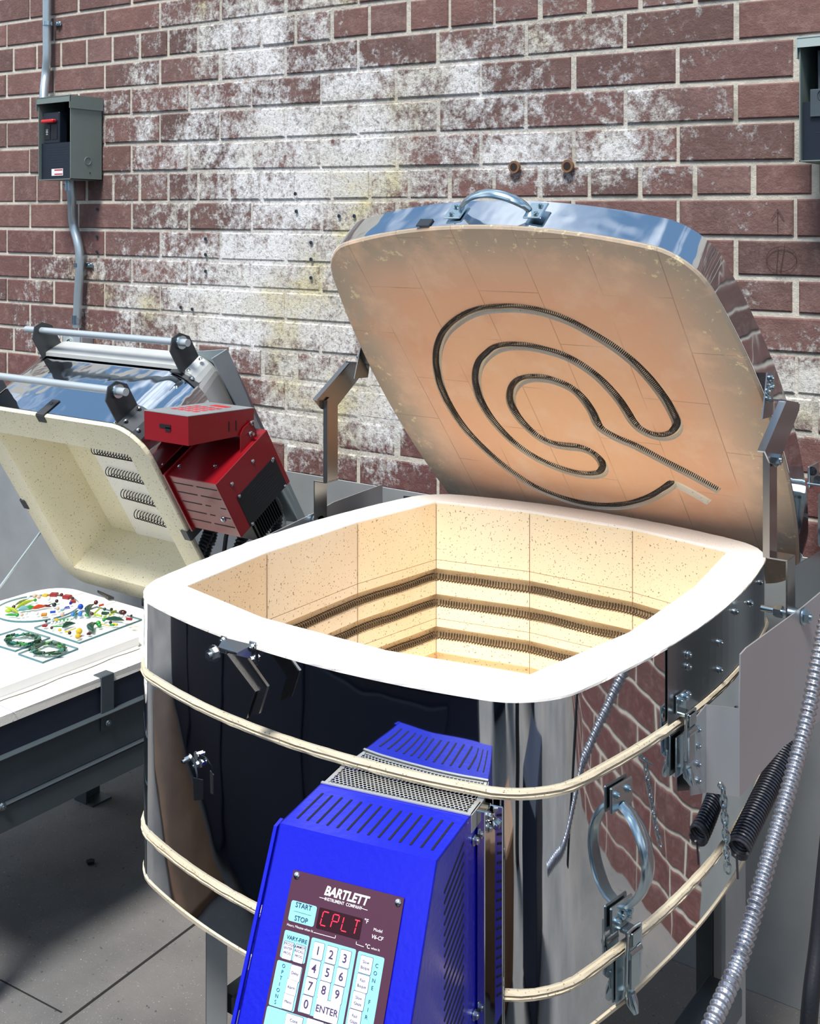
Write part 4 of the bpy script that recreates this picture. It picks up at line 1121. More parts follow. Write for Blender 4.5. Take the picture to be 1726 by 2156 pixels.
# lifting rods with brackets
for d0, xs_, lab in ((.042, (-1.022, -1.505), 'front'), (.228, (-.994, -1.500), 'back')):
    b = MB(); b.tube([S2(-1.56, .654, d0), S2(-.985 if d0 < .1 else -.962, .654, d0)], .0088, 18); 
    rod = b.obj('handle_rod', 'rod', hood)
    for xb_ in xs_:
        b = MB(); P = [(.590, d0 - .033), (.590, d0 + .033), (.648, d0 + .033), (.672, d0 + .012), (.674, d0 - .012), (.652, d0 - .033)]
        b.prism([S2(xb_, s_, d) for s_, d in P], (.0035, 0, 0))
        if xb_ > -1.2:
            foot = [S2(xb_ + .002, .5905, d0), S2(XR - .075, .5905, d0), S2(XR - .050, .585, d0), S2(XR - .028, .571, d0), S2(XR - .012, .552, d0)]
            b.strip(foot, tuple(S2.n * .066), .003)
        else:
            b.strip([S2(xb_ - .002, .5905, d0), S2(XL + .07, .5905, d0)], tuple(S2.n * .066), .003)
        fixn(b.obj('rod_bracket', 'bracket', hood))
        if xb_ > -1.2:
            b = MB(); b.tube([S2(xb_ + .0035, .654, d0), S2(xb_ + .014, .654, d0)], .0155, 20); b.obj('rod_collar', 'zinc', hood)
            b = MB()
            for q in (-.022, .022): b.pan(S2(xb_ + .020, .592, d0 + q), S2.e, .005); b.pan(S2(XR - .022, .569, d0 + q), tuple(S2.e + V3(1, 0, 0)), .005)
            b.pan(S2(XR - .055, .589, d0 + .02), S2.e, .003); b.pan(S2(XR - .05, .589, d0 - .02), S2.e, .003)
            b.obj('bracket_bolt', 'bolt', hood)
# clips that hold the hood brick
def clip(P, wdir, ldir, out, parent):
    b = MB(); P = V3(*P); wdir, ldir, out = V3(*wdir), V3(*ldir), V3(*out)
    b.prism([P - wdir * .014, P + wdir * .014, P + wdir * .014 + ldir * .055, P - wdir * .014 + ldir * .055], tuple(out * .002))
    b.prism([P - wdir * .014, P + wdir * .014, P + wdir * .014 - out * .020, P - wdir * .014 - out * .020], tuple(-ldir * .002)); b.pan(P + ldir * .04 + out * .002, out, .004)
    fixn(b.obj('brick_clip', 'bracket', parent))
clip(S2(-1.283, .589, -.001), (1, 0, 0), S2.n, S2.e, hood)
clip(S2(XL - .001, .262, -.001), S2.e, S2.n, (-1, 0, 0), hood)
clip(S2(XR + .001, .283, -.001), S2.e, S2.n, (1, 0, 0), hood)
# red power box
rb = thing('power_box', None, None, S2(-.86, .38, .1), parent=k2); tag(rb, 'dark red slotted power box')
RX = basis((1, 0, 0), S2.e, S2.n)
b = MB(); b.box(S2(-.859, .380, .100), (.150, .152, .184), RX, bev=.0012); b.box(S2(-.936, .380, .100), (.006, .166, .198), RX, bev=.001); b.obj('box_shell', 'red', rb)
b = MB()
rows = ((.438, ((0, .46), (.54, 1))), (.412, ((0, .46), (.54, 1))), (.385, ((0, .46), (.54, .66), (.88, 1))), (.358, ((0, .46), (.54, .66), (.88, 1))), (.332, ((0, .46), (.54, 1))))
for s_, segs in rows:
    for a, c in segs: xa, xb_ = -.925 + .135 * a, -.925 + .135 * c; b.box(S2((xa + xb_) / 2, s_, .0078), (xb_ - xa, .0024, .0006), RX)
b.obj('vent_slot', 'slot', rb)
b = MB(); b.pan(S2(-.815, .352, .008), -S2.n, .0075); b.pan(S2(-.83, .457, .06), S2.e, .005); b.pan(S2(-.925, .457, .04), S2.e, .005)
for s_, d in ((.425, .045), (.425, .12), (.385, .170)): b.pan(S2(-.784, s_, d), (1, 0, 0), .0048)
b.obj('box_screw', 'bolt', rb)
b = MB(); b.box(S2(-.7835, .348, .110), (.0012, .084, .138), RX); b.obj('black_label', 'black', rb)
b = MB()
for k in range(9): b.box(S2(-.7826, .378 - k * .0068, .112 + (.01 if k % 3 else 0)), (.0002, .0016, .085 - (k * 13 % 5) * .006), RX)
b.obj('label_print', 'bolt_d', rb)
b = MB()
for s_, d in ((.388, .048), (.388, .172), (.308, .048), (.308, .172)): b.pan(S2(-.7826, s_, d), (1, 0, 0), .0042)
b.obj('label_screw', 'bolt', rb)
b = MB(); b.box(S2(-.835, .272, .105), (.06, .065, .09), RX, bev=.001)
for k in range(12): b.box(S2(-.802, .272, .065 + k * .0072), (.008, .062, .0022), RX)
b.obj('heat_sink', 'black', rb)
# upper red controller
rc = thing('controller_box', None, None, (-.87, .26, .11), parent=k2); tag(rc, 'dark red controller box tilted above the power box')
x0_, x1_ = ay(303, 862, .155)[0], -.80
pts = dict(a=ax(396, 878, -.8), b_=ax(535, 860, -.8), c=ax(397, 939, -.8), d=ax(533, 912, -.8))
A, Bp, Cc, Dd = pts['a'], pts['b_'], pts['c'], pts['d']
b = MB(); b.prism([A, Bp, Dd, Cc], (x0_ + .8, 0, 0)); fixn(b.obj('controller_case', 'red', rc))
eY = (Bp - A) / np.linalg.norm(Bp - A); eN = V3(0, -eY[2], eY[1])
b = MB(); b.prism([A + eN * .0005, Bp + eN * .0005, Bp + eN * .002, A + eN * .002], (x0_ + .8, 0, 0)); fixn(b.obj('keypad_film', 'galv', rc))
b = MB(); Lb = np.linalg.norm(Bp - A)
def kp(x, t): return V3(x, 0, 0) + V3(0, A[1], A[2]) + eY * t * Lb + eN * .0022
for i in range(4):
    for j in range(4): c = kp(-.905 + i * .022, .30 + j * .11); b.box(c, (.014, .013, .001), basis((1, 0, 0), eY, eN), bev=.0004)
b.obj('keypad_keys', 'redlab', rc)
b = MB(); b.box(kp(-.865, .80), (.05, .018, .001), basis((1, 0, 0), eY, eN)); b.obj('keypad_display', 'redsw', rc)
b = MB(); b.box(V3(-.870, A[1] - .0004, (A[2] + Cc[2]) / 2 + .004), (.034, .001, .008)); b.box(V3(-.861, A[1] - .0004, (A[2] + Cc[2]) / 2 - .002), (.016, .001, .008)); b.obj('card_slot', 'slot', rc)
b = MB()
for t in (.60, .71): P = A + (Bp - A) * t; b.box(V3(-.7996, P[1], P[2] - .032), (.0008, .0028, .022))
b.obj('side_slot', 'slot', rc)
b = MB(); q = ax(515, 900, -.796); 
b.prism([ax(505, 965, -.797), ax(505, 915, -.797), ax(512, 900, -.797), ax(528, 886, -.797), ax(538, 905, -.797), ax(540, 930, -.797)], (.002, 0, 0)); fixn(b.obj('tilt_bracket', 'red', rc))
b = MB()
for u, v in ((530, 890), (527, 913)): P = ax(u, v, -.794); b.pan(P, (1, 0, 0), .006); b.cyl(P, P + V3(.010, 0, 0), .0035)
b.obj('thumb_screw', 'bolt', rc)
# hoses to the box
def corr(path, r, pitch, name, mat, parent, amp=.12, ref=None, **k):
    Q_, Ln = resample(smoothp(path, 8), pitch / 6); rs = [r * (1 + amp * math.sin(i / 6 * 2 * pi)) for i in range(len(Q_))]
    b = MB(); b.tube(Q_, r, 14, rs=rs, ref=ref); return b.obj(name, mat, parent, **k)
corr([S2(-.90, .30, .10), S2(-.90, .24, .12) + V3(0, 0, -.03), (-.90, .33, -.35), (-.92, .40, -.6)], .013, .009, 'corrugated_hose', 'hose', k2)
corr([S2(-.85, .29, .16), S2(-.86, .22, .19) + V3(0, 0, -.03), (-.86, .42, -.35), (-.90, .46, -.6)], .012, .008, 'corrugated_hose', 'hose', k2)
b = MB(); b.tube(smoothp([S2(-.885, .30, .135), (-.885, .345, -.20), (-.89, .38, -.5)], 6), .005, 8); b.obj('power_cord', 'black', k2)
# stay bar on the left of the hood
b = MB(); b.strip([ax(95, 1108, XL - .01), ax(-40, 1290, XL - .01)], (0, .014, .006), .004); b.obj('stay_bar', 'galvc', k2)
b = MB(); b.piece(); b.box((-1.22, .43, ZH + .006), (.05, .03, .02), bev=.002); b.piece(); b.prism([az(205, 1247, ZH + .004), az(240, 1262, ZH + .004), az(228, 1262, ZH + .004), az(212, 1252, ZH + .004)], (0, 0, .006)); b.obj('hood_hinge', 'black', k2)
# hearth slab with rounded corner
YB = .395; YF = -.30
hp = rrect(XL + .03, XR, YF, YB, .085)
b = MB(); V = [(x, y, ZH) for x, y in hp] + [(x, y, ZH - .018) for x, y in hp]
n = len(hp); V = [(x + random.gauss(0, .0006), y + random.gauss(0, .0006), z) for x, y, z in V]
b.add(V, [tuple(range(n)), tuple(range(2 * n - 1, n - 1, -1))] + [(i, (i + 1) % n, (i + 1) % n + n, i + n) for i in range(n)]); fixn(b.obj('hearth_brick', 'hearth', k2))
b = MB()
for (u0, v0), (u1, v1) in (((150, 1256), (175, 1249)), ((222, 1275), (245, 1266)), ((0, 1485), (35, 1503)), ((218, 1385), (270, 1404))):
    b.tube([az(u0, v0, ZH + .0001), az(u1, v1, ZH + .0001)], .0007, 4)
b.obj('hearth_joint', 'galv', k2)
hs = rrect(XL + .032, XR - .003, YF, YB - .003, .083)
b = MB(); b.prism([(x, y, ZH - .018) for x, y in hs], (0, 0, -.060)); fixn(b.obj('hearth_steel', 'standd', k2))
# base rails, legs, retaining strap
b = MB(); zt = ZH - .075; b.piece()
b.box((XR + .000, .05, zt - .045), (.004, .76, .090), bev=.001); b.box((XR + .006, .05, zt - .001), (.018, .76, .003), bev=.001)
b.piece(); b.box((XR + .008, .05, zt - .120), (.004, .76, .048), bev=.001); b.box((XR + .006, .05, zt - .092), (.016, .76, .003), bev=.001)
b.obj('side_rail', 'stand', k2)
b = MB(); b.box(((XL + XR) / 2, YF + .01, zt - .07), (XR - XL, .004, .14)); b.box(((XL + XR) / 2, YB + .03, zt - .07), (XR - XL, .004, .14)); b.box((XL, .05, zt - .07), (.004, .76, .14)); b.obj('end_rail', 'stand', k2)
for X_, Y_ in ((XR + .004, YF + .035), (XR - .01, YB + .01), (XL + .06, YF + .035), (-1.46, .43)):
    sx = 1 if X_ > -1.2 else -1
    b = MB(); h = zt - .10 - FL; b.box((X_, Y_, FL + h / 2), (.003, .062, h), bev=.001); b.box((X_ - sx * .025 if sx > 0 else X_ + .0, Y_ - .031, FL + h / 2), (.05, .003, h), bev=.001)
    b.box((X_ - sx * .022, Y_, FL + .002), (.052, .062, .004)); b.obj('leg', 'stand', k2)
b = MB(); P = ax(226, 1400, XR + .004); b.box((XR + .004, P[1], ZH - .055), (.003, .034, .115), bev=.001); b.box((XR - .008, P[1], ZH + .001), (.026, .034, .003), bev=.001); b.obj('retaining_strap', 'stand', k2)
b = MB(); b.hexbolt((XR + .006, P[1], ZH - .098), (1, 0, 0), .005); Q1 = ax(3, 1697, XR + .010); b.hexbolt((XR + .012, Q1[1] + .0, Q1[2]), (1, 0, 0), .006); b.obj('rail_bolt', 'bolt', k2)

# ---- kiln shelf on the hearth
ZS = ZH + .024
a0, a1 = az(0, 1450, ZS), az(300, 1337, ZS)
b = MB(); P = [(a0[0] + .0, -.28), (a1[0] + .004, a1[1] + .12), (-1.20, .255), (-1.40, .225), (-1.53, .14), (-1.54, -.28)]
xs_e = (a0[0] + a1[0]) / 2
P = [(xs_e, -.285), (xs_e, .215), (-1.14, .262), (-1.36, .262), (-1.49, .20), (-1.50, -.285)]
b.prism([(x, y, ZS) for x, y in P], (0, 0, -.020)); shelf = fixn(b.obj('kiln_shelf', 'shelf', label='thick white kiln shelf slab holding the glass pieces', cat='kiln shelf'))
b = MB(); yy = np.linspace(-.28, .21, 30); V = []; 
for y in yy: w = .003 + abs(math.sin(y * 23)) * .006; V += [(xs_e + .001, y, ZS - .019), (xs_e + w + .002, y, ZS - .0215)]
b.add(V + [(x, y, z - .002) for x, y, z in V], [(2 * i, 2 * i + 1, 2 * i + 3, 2 * i + 2) for i in range(29)]); b.obj('fibre_paper', 'fibre', shelf)

# ---- glass sheets
ZG = ZS + .0004; GT = .0045
def glass_sheet(P, name, lab):
    b = MB(); b.prism([(p[0], p[1], ZG) for p in P], (0, 0, GT)); b.mi = [0, 0] + [1] * (len(b.f) - 2); return fixn(b.obj(name, ['gsheet', 'gedge'], label=lab, cat='glass sheet'))
zt_ = ZG + GT
pa_, pb_ = az(60, 1307, zt_), az(165, 1275, zt_)
pc_ = az(30, 1258, zt_)
# circle through three rim points
def circ(p, q, r_):
    A_ = np.array([[q[0] - p[0], q[1] - p[1]], [r_[0] - p[0], r_[1] - p[1]]]) * 2; B_ = np.array([q[0] ** 2 - p[0] ** 2 + q[1] ** 2 - p[1] ** 2, r_[0] ** 2 - p[0] ** 2 + r_[1] ** 2 - p[1] ** 2]); c = np.linalg.solve(A_, B_); return c, math.hypot(p[0] - c[0], p[1] - c[1])
cc_, cr_ = circ(az(60, 1307, zt_), az(164, 1277, zt_), az(110, 1251, zt_))
print('disc', cc_, cr_)
glass_sheet([(cc_[0] + cr_ * math.cos(t), cc_[1] + cr_ * math.sin(t)) for t in np.linspace(0, 2 * pi, 64, endpoint=False)], 'glass_disc', 'round clear glass disc laid out with coloured glass bits on the shelf')
glass_sheet([az(72, 1320, zt_), az(167, 1352, zt_), az(299, 1303, zt_), az(204, 1276, zt_)], 'glass_square', 'large square clear glass sheet with a floral ring of coloured glass bits')
glass_sheet([az(-40, 1347, zt_), az(32, 1369, zt_), az(106, 1341, zt_), az(40, 1322, zt_)], 'glass_square', 'small glass square with dark green wreath at the left shelf edge')
glass_sheet([az(38, 1375, zt_), az(90, 1393, zt_), az(165, 1364, zt_), az(112, 1347, zt_)], 'glass_square', 'small glass square with dark green wreath nearest the kiln rim')

# ---- glass bits: one of each kind of shape, copied
def bead_mesh(kind):
    b = MB()
    if kind == 'bead': b.ell((0, 0, .5), (.5, .5, .5), 12)
    elif kind == 'pebble': b.ell((0, 0, .32), (.62, .42, .32), 12)
    elif kind == 'tile': b.box((0, 0, .22), (1.0, .8, .44), bev=.1)
    elif kind == 'tube': b.tube([(-.7, 0, .33), (.7, 0, .33)], .33, 12)
    elif kind == 'stick': b.tube([(-1, 0, .12), (1, 0, .12)], .12, 7)
    elif kind == 'leaf': b.tube([(-1, 0, .16), (-.5, .12, .17), (0, .2, .18), (.5, .14, .17), (1, -.1, .14)], .2, 9, rs=[.03, .16, .22, .16, .03])
    elif kind == 'shard': b.prism([(-.8, -.2, 0), (.6, -.3, 0), (.9, .1, 0), (-.3, .32, 0)], (0, 0, .26))
    me = bpy.data.meshes.new('glass_' + kind); me.from_pydata([tuple(p) for p in b.v], [], b.f); me.polygons.foreach_set('use_smooth', b.sm); me.materials.append(GL['clear']); return me
BM_ = {k: bead_mesh(k) for k in ('bead', 'pebble', 'tile', 'tube', 'stick', 'leaf', 'shard')}
KN = dict(bead='glass_bead', pebble='glass_pebble', tile='glass_tile', tube='glass_tube', stick='glass_stringer', leaf='glass_leaf', shard='glass_shard')
protos = {}
CN = dict(darkgreen='dark green', skyblue='sky blue', darkred='dark red')
def bit(kind, col, u, v, size, ang=0, lab=None, group=None, z=None, squash=1):
    if (kind, col) not in protos:
        me = BM_[kind].copy(); me.materials.clear(); me.materials.append(GL[col]); o = bpy.data.objects.new(KN[kind], me); protos[(kind, col)] = o
    else: o = protos[(kind, col)].copy()
    COL.objects.link(o); zz = zt_ + .0003 if z is None else z; P = az(u, v, zz); o.location = P
    o.rotation_euler = (0, 0, ang); o.scale = (size, size * squash, size)
    o['label'] = lab; o['category'] = 'glass bit'
    if group: o['group'] = group
    return o
def seg(kind, col, u0, v0, u1, v1, width, lab, group):
    P, Q_ = az(u0, v0, zt_), az(u1, v1, zt_); d = Q_ - P; L_ = np.linalg.norm(d) / 2; o = bit(kind, col, (u0 + u1) / 2, (v0 + v1) / 2, L_, math.atan2(d[1], d[0]), lab, group)
    k = {'stick': .12, 'leaf': .2, 'tube': .33}[kind]; L2 = L_ / (.7 if kind == 'tube' else 1); o.scale = (L2, width / k, width / k); return o
g1, g2 = 'glass bits on the round disc', 'glass bits on the large square sheet'
c3 = lambda u, v: (u / 10.153, 1230 + v / 10.153)
for kind, col, u, v, s_, an, lab in (
    ('bead', 'clear', 610, 310, .008, 0, 'clear glass drops beside the yellow tile on the round disc'), ('bead', 'peach', 740, 300, .011, 0, 'pink tinted glass bead beside the yellow tile on the round disc'), ('bead', 'peach', 830, 320, .011, 0, 'pinkish glass bead next to the green bead on the round disc'),
    ('tile', 'yellow', 970, 265, .014, .3, 'yellow glass tile at the far rim of the round disc'), ('tile', 'red', 1155, 262, .020, .6, 'first dark red glass tile at the far rim of the disc'), ('bead', 'darkred', 1315, 265, .009, 0, 'dark red bead between the two red tiles'),
    ('tile', 'red', 1435, 315, .021, .3, 'second dark red glass tile, right of the round bead'), ('bead', 'darkred', 1550, 345, .009, 0, 'dark red bead at the right end of the disc'), ('tile', 'red', 1560, 400, .014, 1.0, 'red glass tile at the right tip of the disc'),
    ('bead', 'cobalt', 1510, 440, .008, 0, 'cobalt blue bead at the right tip of the disc'), ('bead', 'clear', 1040, 355, .010, 0, 'clear bead inside the ring of the disc'), ('bead', 'black', 1212, 400, .009, 0, 'black bead in the middle of the disc'),
    ('bead', 'black', 1160, 490, .011, 0, 'large black bead at the end of the rainbow leaf'), ('bead', 'peach', 1235, 560, .009, 0, 'pale pink bead near the blue tube'), ('tube', 'blue', 1130, 620, .009, .9, 'blue glass tube at the near rim of the disc'),
    ('bead', 'brown', 293, 525, .009, 0, 'dark brown bead at the tip of the green leaves'), ('bead', 'green', 755, 375, .008, 0, 'green bead at the end of the lime leaf'), ('bead', 'green', 365, 700, .009, 0, 'green bead at the left near rim of the disc'),
    ('tile', 'amber', 940, 680, .014, .8, 'amber glass tile at the near rim of the disc'), ('bead', 'clear', 790, 665, .009, 0, 'clear bead left of the amber tile'), ('bead', 'peach', 470, 690, .008, 0, 'pink bead right of the green bead'), ('pebble', 'lime', 180, 610, .014, .4, 'lime pebble at the left end of the disc'), ('bead', 'clear', 560, 665, .008, 0, 'clear bead between the pink bead and the amber tile'), ('pebble', 'aqua', 1330, 575, .009, .6, 'aqua pebble at the near rim of the disc')):
    bit(kind, col, *c3(u, v), s_, an, lab, g1)
for kind, col, a, c, w_, lab in (
    ('leaf', 'lime', (340, 560), (740, 360), .005, 'long lime green leaf on the disc'), ('leaf', 'olive', (310, 480), (600, 330), .003, 'thin olive leaf on the disc'), ('leaf', 'aqua', (370, 590), (620, 560), .006, 'aqua end of the rainbow strip on the disc'), ('leaf', 'green', (520, 570), (780, 530), .005, 'green length of the rainbow strip on the disc'),
    ('leaf', 'orange', (680, 560), (980, 500), .005, 'orange length of the rainbow strip on the disc'), ('leaf', 'darkred', (850, 490), (1110, 500), .003, 'dark red tail of the rainbow strip'), ('stick', 'black', (1000, 470), (1150, 415), .0012, 'black glass stringer pointing to the black bead'),
    ('leaf', 'lime', (100, 510), (400, 650), .004, 'lime leaf at the left rim of the disc'), ('leaf', 'green', (100, 680), (380, 690), .003, 'green leaf at the near left rim of the disc'), ('stick', 'cobalt', (1350, 540), (1500, 520), .001, 'lowest cobalt stringer of the fan on the disc'), ('stick', 'cobalt', (1370, 515), (1490, 500), .001, 'middle cobalt stringer of the fan on the disc'), ('stick', 'cobalt', (1390, 495), (1480, 480), .001, 'top cobalt stringer of the fan on the disc')):
    seg(kind, col, *c3(*a), *c3(*c), w_, lab, g1)
for kind, col, u, v, s_, an, lab in (
    ('bead', 'black', 985, 825, .007, 0, 'black bead at the left corner of the large square'), ('tile', 'red', 960, 910, .011, .5, 'red tile at the left corner of the large square'), ('bead', 'brown', 1105, 965, .007, 0, 'brown bead near the red tile at the left corner'), ('bead', 'clear', 1120, 775, .009, 0, 'clear bead left of the yellow tile on the square'),
    ('tile', 'yellow', 1210, 775, .009, .5, 'yellow striped tile at the left side of the square'), ('bead', 'peach', 1330, 690, .010, 0, 'peach bead at the left back of the square'), ('pebble', 'yellow', 1275, 1005, .009, 0, 'pale yellow pebble at the near left edge'), ('tube', 'yellow', 1425, 1035, .006, .6, 'yellow glass tube at the near left edge'),
    ('bead', 'black', 1490, 1080, .008, 0, 'black bead left of the yellow cluster')):
    bit(kind, col, *c3(u, v), s_, an, lab, g2)
for k_, (u, v) in enumerate(((1110, 862), (1180, 855), (1260, 840), (1330, 825), (1410, 810), (1490, 800))): bit('bead', 'white', *c3(u, v), .007, 0, 'small white bead in the row along the left green stems', 'white beads along the green stems')
c4 = lambda u, v: (140 + u / 10.153, 1230 + v / 10.153)
for kind, col, u, v, s_, an, lab in (
    ('bead', 'blue', 300, 545, .014, 0, 'large blue bead standing on the square sheet'), ('bead', 'skyblue', 135, 690, .010, 0, 'sky blue bead left of the green stem'), ('bead', 'skyblue', 290, 690, .011, 0, 'sky blue bead right of the green stem'), ('bead', 'skyblue', 300, 650, .009, 0, 'upper sky blue bead right of the green stem'),
    ('bead', 'darkred', 630, 440, .011, 0, 'dark red bead at the back of the square'), ('tube', 'orange', 745, 470, .008, 1.4, 'orange striped tube at the back of the square'), ('bead', 'darkgreen', 815, 570, .008, 0, 'dark green bead right of the lime sticks'), ('bead', 'brown', 548, 668, .008, 0, 'brown bead where the lime sticks meet'),
    ('pebble', 'green', 430, 690, .010, 0, 'bright green pebble left of the lime sticks'), ('tube', 'darkgreen', 830, 660, .012, .4, 'fat dark green tube at the right back'), ('bead', 'black', 960, 575, .008, 0, 'black bead behind the olive striped tube'), ('tube', 'olive', 1005, 620, .010, 1.2, 'olive striped glass tube'),
    ('pebble', 'brown', 1200, 650, .017, .3, 'dark brown oval pebble at the right'), ('bead', 'black', 1385, 700, .006, 0, 'small black bead above the red cylinder'), ('tube', 'red', 1340, 775, .010, .5, 'red glass tube at the right corner'), ('bead', 'black', 940, 855, .008, 0, 'black bead near the yellow green tube'),
    ('tube', 'yellow', 1040, 885, .008, .3, 'yellow half of the tube at the near right edge'), ('tube', 'green', 975, 895, .007, .3, 'green half of the tube at the near right edge'), ('bead', 'green', 520, 920, .010, 0, 'green bead left of the curled leaf'), ('bead', 'green', 680, 890, .012, 0, 'upper green bead right of the curled leaf'), ('bead', 'green', 705, 930, .010, 0, 'lower green bead right of the curled leaf'),
    ('pebble', 'green', 540, 1000, .010, 0, 'pale green pebble under the curled leaf'), ('tile', 'darkred', 485, 1080, .010, .4, 'dark red tile at the near edge of the square'), ('bead', 'yellow', 270, 1080, .015, 0, 'large yellow bead at the near corner'), ('tile', 'orange', 288, 1130, .008, .4, 'orange tile at the near corner'), ('bead', 'yellow', 240, 1170, .012, 0, 'yellow bead at the tip of the near corner'),
    ('bead', 'green', 800, 800, .009, 0, 'green bead at the left end of the dark green leaf'), ('tube', 'amber', 20, 1030, .006, .6, 'amber tube next to the yellow stringer')):
    bit(kind, col, *c4(u, v), s_, an, lab, g2)
for k_, (u, v) in enumerate(((890, 720), (985, 720), (1110, 730), (1185, 725), (1265, 715))): bit('bead', 'white', *c4(u, v), .008, 0, 'small white bead in the row behind the right dark green leaf', 'white beads behind the dark green leaf')
for kind, col, a, c, w_, lab in (
    ('leaf', 'darkgreen', (470, 700), (560, 470), .007, 'dark green curled leaf at the back of the square'), ('stick', 'lime', (590, 650), (720, 530), .0022, 'lime stick leading to the orange tube'), ('stick', 'lime', (580, 665), (750, 700), .0022, 'lime stick leading to the dark green tube'), ('leaf', 'teal', (180, 730), (240, 580), .004, 'teal stem under the blue bead'),
    ('leaf', 'darkgreen', (790, 780), (1240, 800), .005, 'long dark green leaf on the right side'), ('leaf', 'lime', (790, 740), (1040, 650), .003, 'lime leaf behind the white beads'), ('stick', 'yellow', (740, 860), (920, 900), .0012, 'pale yellow stringer at the near right'), ('leaf', 'darkgreen', (560, 1060), (600, 880), .008, 'curled dark green leaf at the near right'),
    ('leaf', 'darkgreen', (-90, 970), (170, 870), .006, 'dark green teardrop leaf left of the near corner'), ('stick', 'green', (-330, 925), (0, 905), .0014, 'green stringer under the white bead row'), ('leaf', 'green', (-280, 850), (150, 760), .003, 'green stem above the white bead row'), ('stick', 'yellow', (20, 1020), (200, 950), .0012, 'yellow stringer near the near corner')):
    seg(kind, col, *c4(*a), *c4(*c), w_, lab, g2)
# dark green wreaths of shards
for (cu, cv), (ru, rv), nm in (((47, 1347.5), (34, 10.5), 'left'), ((102, 1367), (33, 10.8), 'right')):
    for k in range(46):
        t = 2 * pi * k / 46 + random.uniform(-.1, .1); rr_ = random.uniform(.82, 1.12)
        cxy = az(cu, cv, zt_)
        u, v = cu + ru * rr_ * math.cos(t), cv + rv * rr_ * math.sin(t)
        col = random.choice(['darkgreen', 'darkgreen', 'darkgreen', 'teal', 'darkgreen', 'green']); P = az(u, v, zt_); d = P - cxy
        o = bit('shard' if k % 7 else 'bead', col, u, v, random.uniform(.010, .015) if k % 7 else .007, math.atan2(d[1], d[0]) + pi / 2 + random.uniform(-.5, .5), 'sliver of dark green glass in the %s wreath' % ('wreath on the left small square' if nm == 'left' else 'wreath on the right small square').replace('wreath on', 'ring on'), 'green glass slivers of the %s wreath' % nm, z=zt_ + .0004 + (k % 3) * .0022)
        o.rotation_euler = (random.uniform(-.12, .12), random.uniform(-.12, .12), o.rotation_euler[2])

